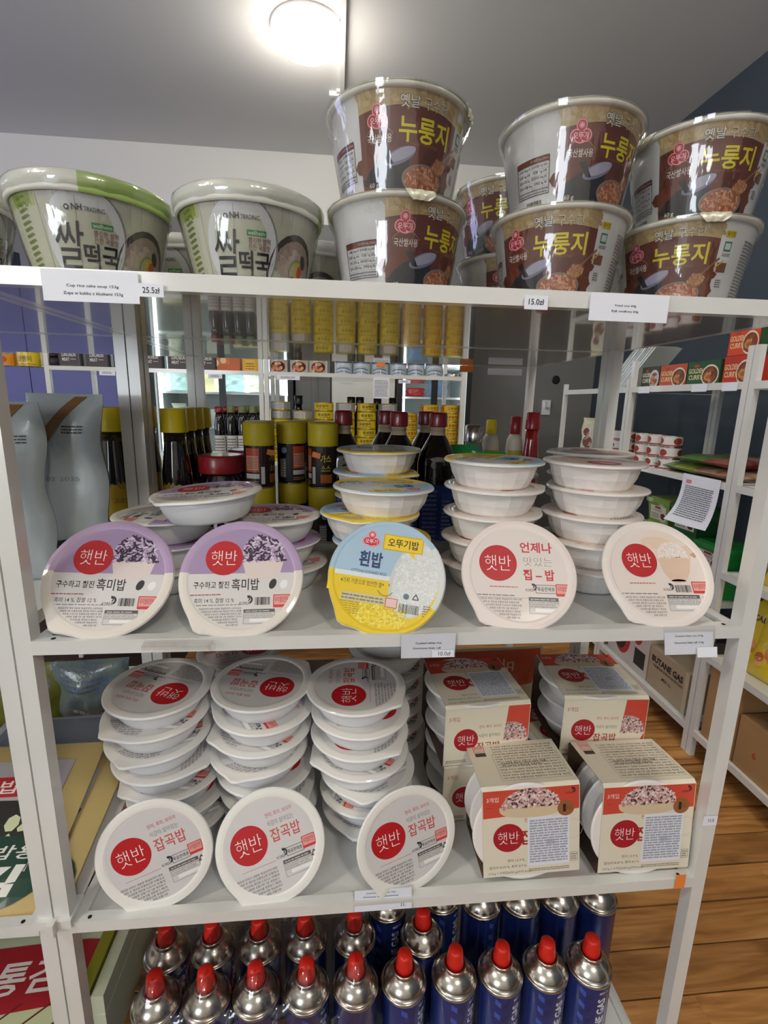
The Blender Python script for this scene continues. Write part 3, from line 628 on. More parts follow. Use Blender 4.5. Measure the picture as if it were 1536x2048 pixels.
def art_side(which):
    a = Art(1); X, Y = PX * .985, PH / 2 * .9; u = lambda t: -X + 2 * X * t; v = lambda t: Y - 2 * Y * t
    a.rect(-X, v(1), X, v(0), 'e4dcc6', 0)
    if which == 'front':
        a.poly([(u(.74), v(0)), (u(.68), v(1)), (X, v(1)), (X, v(0))], 'cf4a37', 1)
        mound(a, u(.79), v(.62), .0255, .03, GR, 260, .0022, .0009, 2, 'c49d99', 2.4); a.poly([(u(.69), v(.62)), (X, v(.6)), (u(.93), v(.85)), (u(.7), v(.92))], 'e6d8c4', 1.6)
        a.poly([(u(.0), v(0)), (u(.735), v(0)), (u(.675), v(1)), (u(.0), v(1))], 'e4dcc6', 6.5)
        a.rect(u(0), v(1.0), u(.0), v(1.0), 'e4dcc6', 6); a.text('3개입', u(.1), v(.17), .016, .0075, 'b8402f', 7)
        sleeve_logo(a, u(.25), v(.56), .0185, 7); a.text('현미, 흑미, 보리의', u(.53), v(.34), .034, .0055, 'c24a40', 7); a.text('식감이 살아있는', u(.53), v(.5), .034, .0055, '6c6056', 7)
        a.text('잡곡밥', u(.52), v(.7), .036, .014, 'b03a34', 7, .015); a.fine(u(.4), v(.87), u(.66), v(.84), 1, '9a8f80', 7, wmin=.001, wmax=.004); a.fine(u(.02), v(.97), u(.26), v(.91), 2, '8b8377', 7, wmin=.001, wmax=.005)
        fn = lambda x, y, z: (x, -PY - .0002 - z, PH / 2 + y)
    else:
        a.rect(u(.06), v(.22), u(.18), v(.02), 'e6c2b4', 1); a.frame(u(.06), v(.22), u(.18), v(.02), .0007, 'c0604e', 2); a.text('우리쌀', u(.12), v(.1), .012, .006, 'b04a3c', 2); a.rect(u(.06), v(.33), u(.18), v(.24), '3f3b37', 2)
        a.para(u(.26), v(.9), u(.96), v(.08), 13, '8b8377', 2); a.frame(u(.24), v(.92), u(.97), v(.3), .0005, '9a9182', 2); a.para(u(.3), v(.62), u(.8), v(.5), 2, '57524b', 3)
        fn = lambda x, y, z: (x, PY + .0002 + z, PH / 2 - y)
    return a.mesh('printed_panel', fn, 'print_card')
SM = sleeve_mesh(); AM, AF, AB = art_main(), art_side('front'), art_side('back')
def three_pack(label, loc, m):
    t = thing('rice_bowl_pack', label, 'rice pack', loc, m.to_euler(), 'three-packs of multigrain rice bowls')
    s = inst('cardboard_sleeve', SM, t)
    for x in (AM, AF, AB): inst('printed_panel', x, s)
    for k in range(3):
        tr = inst('rice_tray', TR['plain'][0], t, (-.0085, 0, .0012 + k * .0328), (0, 0, R(308 + 9 * k - 8)))
        if k < 2: tr.scale = (.945, .945, 1)
def upright(label, x, y, z, yaw): three_pack(label, (x, y, z), Matrix.Rotation(R(yaw), 3, 'Z'))
z0 = S3 - PB + .0003
upright('lower cream and red three-pack under the rear left one', .562, .187, z0, 2)
upright('rear left upright three-pack of rice bowls, stacked on another', .556, .184, z0 + PH + .0005, 4)
upright('lower three-pack turned askew under the rear right one', .726, .2, z0, 12)
upright('rear right upright three-pack of rice bowls by the open right side', .75, .192, z0 + PH + .0005, -3)
def standing(label, x, y, inpl, yaw, tilt=85):
    m = Matrix.Rotation(R(yaw), 3, 'Z') @ Matrix.Rotation(R(tilt), 3, 'X') @ Matrix.Rotation(R(inpl), 3, 'Z')
    c = m @ Vector((0, 0, PH)); lo = min((m @ Vector((sx, -PY, z))).z for sx in (-PX, PX) for z in (0, PH))
    fr = (m @ Vector((0, -PY, PH))).y
    three_pack(label, (x - c.x, y - fr, z0 - lo), m)
standing('three-pack stood on its side facing front, beside the leaning white bowl', .596, .012, 3.5, -2)
standing('three-pack stood on its side facing front, nearest the right post', .757, .010, 0, 0)

# ---------------------------------------------------------------- gas canisters on the lowest shelf
def canister():
    b = MB(); b.lathe([(.0322, .0), (.0332, .004), (.0332, .138), (.0328, .141)], 36, [0, 0, 0]); body = b.mesh('canister_body', 'canister_blue')
    b = MB(); b.lathe([(.0332, .1405), (.0346, .1415), (.0348, .1445), (.0335, .1465), (.0318, .1462), (.0305, .151), (.027, .157), (.0215, .162), (.0175, .1645), (.0165, .1665), (.0178, .1695), (.0172, .172), (.0152, .1722), (.0145, .168), (.0001, .167)], 40, caps=False); dome = b.mesh('steel_dome', 'steel')
    b = MB(); b.lathe([(.0118, .1675), (.0132, .169), (.0130, .178), (.0116, .189), (.0108, .1945), (.0094, .1965), (.0001, .197)], 24, caps=False, mod=lambda a, i, z: 1 + .05 * math.cos(a)); capm = b.mesh('red_cap', 'red_cap')
    a = Art(1)
    a.text('BUTANE GAS', 0, .072, .098, .0135, 'dfe3ee', 2, .03, a=PI / 2); a.text('PREMIUM ISOBUTAN BUTAN', .0115, .072, .098, .0042, 'c9cfe2', 2, .01, a=PI / 2); a.text('MSF-1a', .003, .1315, .016, .0045, 'dfe3ee', 2, .01)
    for k in range(5): a.poly([(-.022, .02 + k * .024), (-.013, .026 + k * .024), (-.013, .036 + k * .024), (-.022, .03 + k * .024)], '16265c', 1); a.poly([(-.034, .03 + k * .024), (-.025, .024 + k * .024), (-.025, .034 + k * .024), (-.034, .04 + k * .024)], '3a57ae', 1)
    a.rect(.022, .015, .044, .13, 'd8d4c8', 1); a.fine(.024, .02, .042, .125, 16, '5a5f78', 2, wmin=.001, wmax=.006); a.bars(.05, .02, .07, .05, 'ccd2e4', 1)
    pr = a.mesh('printed_text', lambda x, y, z: ((.0333 + z) * math.sin(x / .0333), -(.0333 + z) * math.cos(x / .0333), y), 'print_curved', cut=.004)
    return body, dome, capm, pr
CB = canister()
zc = S4 - PB + .0003
def can(label, x, y, ang):
    t = thing('gas_canister', label, 'gas canister', (x, y, zc), (0, 0, R(ang)), 'butane gas canisters on the lowest shelf')
    inst('canister_body', CB[0], t); inst('steel_dome', CB[1], t); inst('red_cap', CB[2], t); inst('printed_text', CB[3], t)
names = ['first', 'second', 'third', 'fourth', 'fifth', 'sixth', 'seventh', 'eighth', 'ninth', 'tenth']
row1 = [(.079, 40), (.150, 70), (.221, 60), (.295, 50), (.368, 120), (.441, 46), (.519, 40), (.592, 30), (.664, 22), (.736, 12)]
for i, (x, a_) in enumerate(row1): can(f'blue gas canister with red cap, {names[i]} from the left in the front row', x, .066, a_)
for i, x in enumerate((.072, .143, .216, .289, .369)): can(f'blue gas canister, {names[i]} from the left in the second row', x, .1345, 50 + 30 * i)
can('blue gas canister standing alone between the front and rear right rows', .4795, .128, 35)
for i, x in enumerate((.428, .5235, .5935, .664, .735, .8055)): can(f'blue gas canister in the rear right row under the shelf edge, {names[i]} from the left', x, .186 if i == 0 else (.192 if i == 1 else .182 - .002 * i), 20 + 25 * i)
def wrap(label, x0, x1, y0, y1, seed):
    rw = random.Random(seed); b = MB(); c = .03; z1 = .178; nx = max(12, int((x1 - x0) / .0072)); 
    cols = [(x0 - .002 + (x1 - x0 + .004) * i / nx) for i in range(nx + 1)]
    prof = [(y0 - .002, .0), (y0 - .002, .14), (y0 + .006, .158), (y0 + .018, .176), ((y0 + y1) / 2 - .006, .168), ((y0 + y1) / 2 + .006, .168), (y1 - .018, .176), (y1 - .006, .158), (y1 + .002, .14), (y1 + .002, 0)]
    vs = []
    for i, x in enumerate(cols):
        e = min(i, nx - i) / 3; e = min(1, e)
        for j, (y, z) in enumerate(prof):
            ph = math.cos(2 * PI * (x - x0) / .0715 + PI)
            dz = (.024 * ph if 3 <= j <= 6 and z > .15 else 0) + rw.uniform(-.0015, .0015)
            vs.append((x, y + rw.uniform(-.0008, .0008), max(0, (z + dz) * (1 if e >= 1 or z < .15 else .80 + .2 * e)) if z else 0))
    m_ = len(prof)
    b.add(vs, [(i * m_ + j, (i + 1) * m_ + j, (i + 1) * m_ + j + 1, i * m_ + j + 1) for i in range(nx) for j in range(m_ - 1)], 0, True)
    o = thing('shrink_wrap', label, 'plastic wrap', (0, 0, zc), me=b.mesh('shrink_wrap', 'wrap_film'))
wrap('clear shrink wrap around the eight gas canisters on the left', .044, .331, .031, .169, 1)
wrap('clear shrink wrap around the two canisters in the middle column', .3335, .404, .031, .169, 2)

# ---------------------------------------------------------------- nurungji cups on the top shelf
CH, RT, RBm, RREF = .088, .0705, .0555, .066
def cup_r(z): return RBm + (RT - RBm) * z / CH
def cup_art():
    a = Art(1); W_ = .104; H_ = CH - .006; u = lambda t: -W_ / 2 + W_ * t; v = lambda t: .003 + H_ * (1 - t)
    a.rect(u(0), v(1), u(1), v(0), '74392a', 0)
    n = 14
    a.poly([(u(k / n), v(0)) for k in range(n + 1)] + [(u(k / n), v(.22 - .055 * math.sin(PI * (k / n)) )) for k in range(n, -1, -1)], 'c6ad7c', 1)
    a.grains(lambda r: (u(r.random()), v(r.uniform(.01, .15))), 70, ['b89c68', 'd2bc90', 'bfa576'], .006, .002, 1.2)
    a.grains(lambda r: (u(r.random()), v(r.uniform(.5, .98))), 30, ['6a3020', '7d4023'], .01, .006, .3)
    emblem(a, u(.185), v(.28), .0142, 4); a.text('옛날', u(.48), v(.13), .0195, .0105, '3d3a34', 3, .05); a.text('옛날', u(.48), v(.13), .0185, .0098, 'f4f1e8', 4, .01); a.text('구수한', u(.73), v(.135), .026, .0095, '8a744c', 3, .03); a.text('구수한', u(.728), v(.133), .0255, .0092, 'efe9dc', 4, -.005)
    a.text('누룽지', u(.645), v(.385), .054, .0205, 'f2e21e', 5, .018)
    a.text('국산쌀사용', u(.2), v(.475), .025, .007, 'f3ece4', 4, .01); a.arc(u(.2), v(.56), .017, .6, PI - .6, .0004, 'c79a83', 3); a.text('Crispy Nurungji', u(.62), v(.52), .034, .0036, 'a8664a', 3, -.004)
    # pot lid, pot and steaming bowl
    a.poly([(u(.0), v(.9)), (u(.08), v(.78)), (u(.2), v(.68)), (u(.36), v(.62)), (u(.5), v(.66)), (u(.48), v(1)), (u(.25), v(1))], '2b2a30', 2)
    a.ell(u(.4), v(.645), .017, .0062, '8a87a3', 3, a=.35); a.ell(u(.42), v(.625), .015, .0045, 'b9b7cb', 3.3, a=.35)
    a.poly([(u(.2), v(.58)), (u(.26), v(.55)), (u(.3), v(.64)), (u(.34), v(.72)), (u(.28), v(.72)), (u(.24), v(.64))], '23222a', 3.6)
    a.ell(u(.66), v(.9), .026, .0155, '1f1c1c', 4); a.ell(u(.66), v(.86), .0245, .013, '8f8a86', 4.2); a.ell(u(.66), v(.86), .0225, .0115, 'b06a44', 4.4)
    a.grains(lambda r: (lambda t, q: (u(.66) + .021 * q * math.cos(t), v(.86) + .0105 * q * math.sin(t)))(r.uniform(0, 2 * PI), r.random() ** .5), 150, ['c98a62', 'dba37c', 'b8694a', 'e3b593', 'a65a3c'], .0022, .0013, 4.6)
    a.line([(u(.83), v(.68)), (u(.93), v(.56)), (u(1.03), v(.44))], .0022, '9a6a48', 5); a.ell(u(.83), v(.7), .0095, .0066, 'a5683f', 6, a=.4)
    a.grains(lambda r: (lambda t, q: (u(.83) + .0085 * q * math.cos(t), v(.69) + .006 * q * math.sin(t)))(r.uniform(0, 2 * PI), r.random() ** .5), 50, ['c48c5e', 'd9a679', 'b57a4c'], .002, .0011, 7)
    a.text('60 g', u(.13), v(.93), .0105, .0052, 'f1e6dc', 8, .01)
    # white left side: nutrition table and bar code
    x0, x1 = u(-.48), u(-.09); a.rect(x0, v(.5), x1, v(.44), '7c3a2e', 2); a.frame(x0, v(.84), x1, v(.44), .0006, '3a2a28', 3)
    a.text('총 내용량 60g 220kcal', u(-.2), v(.47), .02, .0028, 'e8d8d0', 3)
    for k, s_ in enumerate(('나트륨 10mg 1%  탄수화물 51g 16%', '당류 0g 0%   지방 1g 2%', '트랜스지방 0g   포화지방 0.4g 3%', '콜레스테롤 0mg   단백질 4g 7%')):
        y = v(.535 + .062 * k); a.text(s_, (x0 + x1) / 2, y, (x1 - x0) * .88, .0032, '2f2d30', 3, .006); a.line([(x0, y - .0028), (x1, y - .0028)], .0002, '8b8588', 3)
    a.fine(x0 + .001, v(.83), x1 - .001, v(.765), 2, '8b8588', 3, wmin=.001, wmax=.004); a.bars(u(-.36), v(.985), u(-.17), v(.9), n=18)
    # white right side
    a.rect(u(1.04), v(.2), u(1.15), v(.13), 'f0d41c', 2); a.text('종이컵', u(1.095), v(.165), .009, .004, '6b5a12', 3, .01); a.rect(u(1.05), v(.36), u(1.13), v(.25), '4a8a6e', 2); a.rect(u(1.06), v(.34), u(1.12), v(.27), 'd9e6de', 3)
    a.fine(u(1.05), v(.42), u(1.14), v(.38), 2, '8b8588', 3, wmin=.001, wmax=.003); a.rect(u(1.02), v(.6), u(1.13), v(.49), '8a5a34', 2); a.line([(u(.99), v(.56)), (u(1.05), v(.5)), (u(1.08), v(.46))], .0014, 'e3c12a', 3)
    a.fine(u(1.05), v(.78), u(1.12), v(.68), 4, '7a6f72', 3, wmin=.001, wmax=.003); a.fine(u(1.3), v(.95), u(1.62), v(.2), 20, '9a9290', 2, wmin=.001, wmax=.005)
    return a.mesh('printed_wrap', lambda x, y, z: ((cup_r(y) + .0003 + z) * math.sin(x / RREF), -(cup_r(y) + .0003 + z) * math.cos(x / RREF), y), 'print_curved', cut=.004, clip=(.002, CH - .003))
mat('cup_paper', 'e9e8e6', .45, coat=.2); mat('lid_foil', 'd9d6bd', .35, .2, bump=(120, .6, .001))
def cup_parts():
    b = MB(); b.lathe([(RBm - .004, .003), (RBm - .003, 0), (RBm, 0), (RBm, .002)] + [(cup_r(z), z) for z in (.02, .04, .06, CH - .003)], 56); body = b.mesh('cup_body', 'cup_paper')
    b = MB(); b.lathe([(RT + .0005, CH - .0045), (RT + .003, CH - .0042), (RT + .0042, CH - .002), (RT + .003, CH), (RT, CH + .0004)], 56); rim = b.mesh('rolled_rim', 'cup_rim')
    b = MB(); b.lathe([(RT + .0025, CH + .0002), (RT + .0042, CH + .0006), (.0001, CH + .0012)], 56, caps=False, mod=lambda a, i, z: 1 + (.006 * math.sin(9 * a) + .004 * math.sin(23 * a) if i == 1 else 0))
    r = RT + .0052
    vs = []
    for j in range(5):
        for i in range(9):
            a = -PI / 2 + (i - 4) * .052; q = j / 4; hw = 1 - .5 * q * q
            vs.append(((r + .0015 * math.sin(q * 3) + .001 * math.sin(i * 2.1 + j)) * math.cos(-PI / 2 + (a + PI / 2) * hw), (r + .0015 * math.sin(q * 3) + .001 * math.sin(i * 2.1 + j)) * math.sin(-PI / 2 + (a + PI / 2) * hw), CH + .0012 - .009 * q))
    b.add(vs, [(j * 9 + i, j * 9 + i + 1, (j + 1) * 9 + i + 1, (j + 1) * 9 + i) for j in range(4) for i in range(8)], 0, True)
    lid = b.mesh('peel_lid', 'lid_foil')
    rw = random.Random(3); ph = [rw.uniform(0, 6.28) for _ in range(8)]
    def wr(a, i, z): return 1 + (.010 * max(0, math.sin(7 * a + ph[0] + z * 25)) ** 6 + .009 * max(0, math.sin(3 * a + ph[1] - z * 20)) ** 8 + .004 * math.sin(17 * a + ph[2] + z * 60)) 
    b = MB(); b.lathe([(RBm + .001, .001)] + [(cup_r(z) + .0016, z) for z in (.012, .024, .036, .048, .060, .072)] + [(RT + .0045, CH - .006), (RT + .0056, CH + .001)], 120, caps=False, mod=wr); film = b.mesh('shrink_film', 'wrap_film')
    return body, rim, lid, film, cup_art()
CP = cup_parts(); CX, CY = .3383, -.5137
ztop = S1 - PB + .0003
def cup(label, x, y, lvl, off, lid_ang, tilt=0):
    """off: angle in degrees by which the brown panel's centre is turned from the viewer's side"""
    yaw = math.atan2(CX - x, y - CY) + R(off)
    t = thing('rice_cup', label, 'food cup', (x, y, ztop + lvl * (CH + .0016)), (0, R(tilt), yaw), 'brown labelled roasted rice cups on the top shelf')
    inst('cup_body', CP[0], t); inst('rolled_rim', CP[1], t); inst('peel_lid', CP[2], t, rot=(0, 0, R(lid_ang))); inst('printed_wrap', CP[4], t); inst('shrink_film', CP[3], t, rot=(0, 0, R(lid_ang * 3)))
cup('lower brown and white roasted rice cup of the tallest left stack', .403, .078, 0, 35.5, -18)
cup('upper brown and white roasted rice cup of the tallest left stack', .402, .078, 1, 11, 60)
cup('lower roasted rice cup facing front in the middle stack', .5855, .078, 0, -11, 200)
cup('upper roasted rice cup turned to show its nutrition table, middle stack', .590, .08, 1, 37, 150)
cup('lower roasted rice cup of the stack cut by the right edge', .7405, .085, 0, -15, 35)
cup('upper roasted rice cup of the stack cut by the right edge', .7455, .085, 1, 11, -60)
cup('lower roasted rice cup seen between the left and middle stacks', .585, .245, 0, 20, 30)
cup('upper roasted rice cup seen between the left and middle stacks', .578, .242, 1, -22, -50)
cup('roasted rice cup half hidden behind the tallest left stack', .418, .24, 0, 60, 20)
cup('roasted rice cup half hidden behind the right edge stack', .79, .25, 0, 120, 20)

# ---------------------------------------------------------------- rice cake soup bowls
SH = .1
def soup_r(z): return .053 + .0212 * (max(0, z) / .088) ** .8
def soup_art():
    a = Art(1); Hh = .075; v = lambda t: .002 + Hh * (1 - t)
    a.rect(-.105, v(1), .1, v(0), 'dcd8cd', 0)
    for k in range(13): x = -.09 + k * .0155; a.line([(x, v(1)), (x + .002 * (k % 3 - 1), v(0))], .0004, 'a89f8c', 1)
    a.rect(-.105, v(1), -.047, v(0), 'c3cb94', 1); a.rect(-.078, v(1), -.052, v(0), '9bb048', 1.2)
    for k in range(14): a.poly([(-.073, v(.05 + k * .068)), (-.060, v(.03 + k * .068)), (-.058, v(.055 + k * .068)), (-.071, v(.08 + k * .068))], '7c8f3a', 1.6)
    a.ell(-.004, v(.52), .0375, .0455, '9c9c98', 2); a.ell(-.005, v(.52), .0365, .0445, 'eceded', 2.3, 40)
    a.text('NH', -.010, v(.16), .0085, .0052, '24303a', 4, .02); a.text('TRADING', .0045, v(.172), .0175, .0038, '4a545c', 4); a.ell(-.0185, v(.17), .0022, .0024, '24303a', 4); a.ell(-.0185, v(.17), .0011, .0012, 'eceded', 4.5)
    a.rect(.001, v(.375), .020, v(.31), '3f9a48', 4); a.text('wellheim', .0105, v(.342), .0165, .0036, 'eef4ec', 5, .01)
    a.text('쫄깃한 쌀떡', .0135, v(.43), .0225, .0052, '9a5d66', 4, .005); a.text('진한 국물맛', .0135, v(.505), .0225, .0052, '9a5d66', 4, .005)
    a.text('쌀', -.0215, v(.58), .027, .040, '16181c', 5, .0, sh=.1); a.text('떡국', .0085, v(.69), .034, .0215, '16181c', 5, .02); a.text('Cup Rice Cake Soup', .007, v(.87), .026, .0034, '4a4a4c', 4)
    a.ell(.058, v(.84), .036, .044, '4c3d36', 1.8); a.ell(.058, v(.93), .0335, .045, 'b29c8c', 1.9); a.grains(lambda r: (r.uniform(.038, .08), v(r.uniform(.5, .98))), 26, ['c3b0a0', 'b59d8c', 'd0c0b2'], .0085, .005, 3.3)
    a.ell(.0605, v(.72), .0115, .013, '84a234', 4); a.ell(.064, v(.7), .0085, .0095, 'd9c23c', 4.3); a.ell(.067, v(.69), .0045, .006, 'd2552b', 4.6); a.ell(.0565, v(.86), .007, .007, '4a322c', 5); a.ell(.066, v(.85), .0075, .006, '6b4436', 5); a.ell(.0665, v(.8), .0045, .0024, 'ecd9cb', 5.5, a=.3); a.ell(.071, v(.56), .0045, .007, '3c3230', 4.6, a=.5)
    return a.mesh('printed_wrap', lambda x, y, z: ((soup_r(y) + .0003 + z) * math.sin(x / .069), -(soup_r(y) + .0003 + z) * math.cos(x / .069), y), 'print_curved', cut=.004, clip=(.001, .0775))
mat('lid_green', 'a9c46c', .35, coat=.4); mat('lid_cream', 'e2e3d8', .4, coat=.3); mat('soup_paper', 'd6d6c0', .5)
def soup_parts():
    b = MB(); b.lathe([(.050, 0)] + [(soup_r(z), z) for z in (.0, .015, .03, .045, .06, .072, .079)], 56); body = b.mesh('bowl_body', 'soup_paper')
    b = MB(); n = 72; rings = [(.0735, .0765), (.0757, .0765), (.0768, .0785), (.0778, .0915), (.0768, .0935), (.0745, .0935), (.0001, .0915)]
    b.lathe(rings, n, caps=False)
    for i in range(len(rings) - 1):
        for k in range(n):
            a = (360 * k / n) % 360
            if i < 5 and 262 < a < 345: b.m[i * n + k] = 1
    lid = b.mesh('bowl_lid', ['lid_cream', 'lid_green'])
    def wr(a, i, z): return 1 + .007 * max(0, math.sin(6 * a + 1 + z * 30)) ** 6 + .003 * math.sin(21 * a + z * 50) + (.004 * math.sin(60 * a) if i > 6 else 0)
    b = MB(); b.lathe([(.0545, .001)] + [(soup_r(z) + .002, z) for z in (.015, .03, .045, .06, .075)] + [(.0786, .0835), (.079, .092), (.075, .0948)], 160, caps=False, mod=wr); film = b.mesh('shrink_film', 'wrap_film')
    return body, lid, film, soup_art()
SP = soup_parts()
def soup(label, x, y, off, lidrot):
    yaw = math.atan2(CX - x, y - CY) + R(off)
    t = thing('soup_bowl', label, 'instant soup', (x, y, ztop), (0, 0, yaw), 'green and cream rice cake soup bowls on the top shelf')
    inst('bowl_body', SP[0], t); inst('bowl_lid', SP[1], t, rot=(0, 0, R(lidrot))); inst('printed_wrap', SP[3], t); inst('shrink_film', SP[2], t, rot=(0, 0, R(lidrot)))
soup('front rice cake soup bowl with half green lid rim, above the soup card', .082, .094, -3, 0)
soup('front rice cake soup bowl with all cream lid rim, beside the rice cup stack', .2445, .094, -4, 75)
soup('rice cake soup bowl cut off by the left edge of the photo', -.084, .1, 40, 120)
soup('rice cake soup bowl behind, glimpsed between the two front soup bowls', .143, .262, -32, 100)
soup('rice cake soup bowl behind, glimpsed left of the rice cup stack', .3065, .262, -42, 100)

# ---------------------------------------------------------------- bottles, jars and cans on the racks behind
def bottle_parts(prof, m, capprof, capm, art=None, artr=None, n=28, mod=None, sq=0):
    sqf = (lambda a, i, z: 1 + sq * (abs(math.cos(2 * a)) - .5)) if sq else None
    b = MB(); b.lathe(prof, n, mod=sqf if sq else mod); body = b.mesh('bottle_body', m)
    b = MB(); b.lathe(capprof, n, mod=lambda a, i, z: 1 + (.012 * math.cos(a * 14) if n > 20 else 0)); cap = b.mesh('cap', capm)
    return body, cap, (art.mesh('printed_label', lambda x, y, z: ((artr(y) + .0004 + z) * math.sin(x / artr(0)), -(artr(y) + .0004 + z) * math.cos(x / artr(0)), y), 'print_curved', cut=.006) if art else None)
def put(name, label, cat, P, x, y, z, ang, group):
    t = thing(name, label, cat, (x, y, z + .0003), (0, 0, R(ang)), group)
    for nm, me in zip(('bottle_body' if 'bottle' in name or 'jug' in name else 'body', 'cap', 'printed_label'), P):
        if me: inst(nm, me, t)
    return t
ZB = -.39 - PB
# sesame sauce bottles with yellow caps
a = Art(1); a.rect(-.036, .004, .036, .125, 'c9a410', 0); a.poly([(-.02, .125), (0, .15), (.02, .125)], 'c9a410', 0); a.text('고소한', 0, .1, .03, .01, '6b4a10', 2); a.text('참기름', 0, .06, .05, .022, '2a1c0a', 2, .03); a.ell(0, .128, .007, .007, 'a5861a', 2); a.fine(-.03, .012, .03, .035, 4, '6b4a10', 2, wmin=.001, wmax=.006)
SES = bottle_parts([(.024, 0), (.0262, .003), (.0262, .13), (.0255, .15), (.021, .185), (.0195, .2), (.0195, .225)], 'soy_dark', [(.0235, .222), (.0235, .223), (.0225, .262), (.021, .264)], 'yellow_cap' if 0 else 'yellow', a, lambda y: .0262 if y < .13 else .0262 - (y - .13) * .2)
for i, (x, y, an) in enumerate([(-.062, .428, 38), (-.064, .488, 30), (-.118, .43, 40), (-.066, .548, 5), (-.12, .492, 0), (-.068, .608, 0)]):
    put('sauce_bottle', f'yellow capped dark sauce bottle left of the rear posts, {names[i]} in its block', 'bottle', SES, x, y, ZB, an, 'yellow capped sauce bottles')
for i, (x, y, an) in enumerate([(.0455, .43, -10), (.0455, .488, 0), (.0455, .546, 10), (.0455, .604, 10)]):
    put('sauce_bottle', f'yellow capped dark sauce bottle right of the rear posts, {names[i]} from the front', 'bottle', SES, x, y, ZB, an, 'yellow capped sauce bottles')
# red lidded jars
a = Art(1); a.rect(-.06, .012, -.012, .09, 'b9b4b4', 0); a.fine(-.055, .02, -.018, .085, 8, '6b6466', 2, wmin=.002, wmax=.008); a.rect(.022, .02, .075, .085, 'c9c4c4', 0); a.fine(.028, .026, .07, .08, 7, '6b6466', 2, wmin=.002, wmax=.008)
JAR = bottle_parts([(.042, 0), (.046, .006), (.047, .03), (.047, .1), (.045, .125), (.037, .142), (.036, .15)], 'jar_dark' if 0 else 'soy_dark', [(.0415, .146), (.042, .148), (.042, .176), (.040, .179), (.034, .1795)], 'jar_red', a, lambda y: .047)
put('sauce_jar', 'red lidded dark jar behind the tilted purple bowl, in front of its twin', 'jar', JAR, .118, .462, ZB, -10, 'red lidded jars')
put('sauce_jar', 'red lidded dark jar behind the other red lidded jar', 'jar', JAR, .151, .572, ZB, 20, 'red lidded jars')
# sauce cans with tall mustard caps, two high
a = Art(1); a.rect(-.08, .004, .08, .078, '231616', 0); a.rect(-.022, .03, .006, .074, 'c3502c', 1); a.rect(-.02, .034, .004, .06, 'd9a38a', 2); a.fine(-.019, .036, .003, .058, 6, 'a5502c', 3, wmin=.001, wmax=.004); a.rect(-.022, .018, .006, .027, 'd6d2ce', 1); a.bars(.009, .008, .016, .04, 'e8e6e2', 1); a.rect(.009, .008, .016, .04, 'cfcac6', .8)
a.text('가스', .036, .056, .02, .014, 'd9c23c', 2, .02); a.text('소스', .036, .038, .018, .011, 'd9c23c', 2, .01); a.rect(.026, .01, .048, .026, 'b9622c', 1); a.ell(-.04, .066, .006, .006, '8fb4d6', 1); a.rect(-.05, .012, -.036, .05, '8a8a90', 1); a.fine(-.049, .014, -.037, .048, 7, 'e0e0e0', 2, wmin=.001, wmax=.004); a.fine(-.022, .007, .004, .014, 2, 'b48a5a', 2, wmin=.001, wmax=.005)
def mustard():
    b = MB(); b.lathe([(.0265, .0), (.028, .002), (.028, .0795), (.0272, .0805)], 32); body = b.mesh('can_body', 'dark')
    b = MB(); b.lathe([(.0285, .0785), (.029, .08), (.0288, .119), (.0278, .1205), (.02, .121)], 32, mod=lambda a, i, z: 1 + .004 * math.cos(a * 24)); cap = b.mesh('cap', 'mustard_cap')
    b = MB(); b.lathe([(.0286, .0775), (.0286, .08)], 32); b.lathe([(.0286, .0), (.0286, .002)], 32); rim = b.mesh('rim', 'steel')
    return body, cap, a.mesh('printed_label', lambda x, y, z: ((.0282 + z) * math.sin(x / .028), -(.0282 + z) * math.cos(x / .028), y), 'print_curved', cut=.006), rim
MU = mustard()
for i, (x, y, an) in enumerate([(.1925, .447, -5), (.248, .503, 55), (.262, .561, 20), (.3125, .45, -62), (.309, .511, 30), (.185, .51, 0)]):
    for l in range(2):
        t = thing('sauce_can', f'mustard capped sauce can, {names[i]} of its group, {"upper" if l else "lower"} layer', 'can', (x, y, ZB + .0003 + l * .1213), (0, 0, R(an + 150 * (1 - l))), 'mustard capped cans beside the soy jugs')
        for nm, me in zip(('can_body', 'cap', 'printed_label', 'rim'), MU): inst(nm, me, t)
for lab, x, y, z, an in (('small orange price sticker on the front mustard capped can', .2165, .4275, ZB + .188, 34), ('orange price sticker on the can left of the soy jug', .301, .4175, ZB + .185, -15)):
    b = MB(); b.box(-.008, .008, -.0006, 0, -.005, .005); thing('price_sticker', lab, 'price tag', (x, y, z), (0, R(12), R(an)), me=b.mesh('price_sticker', 'orange_tag'))
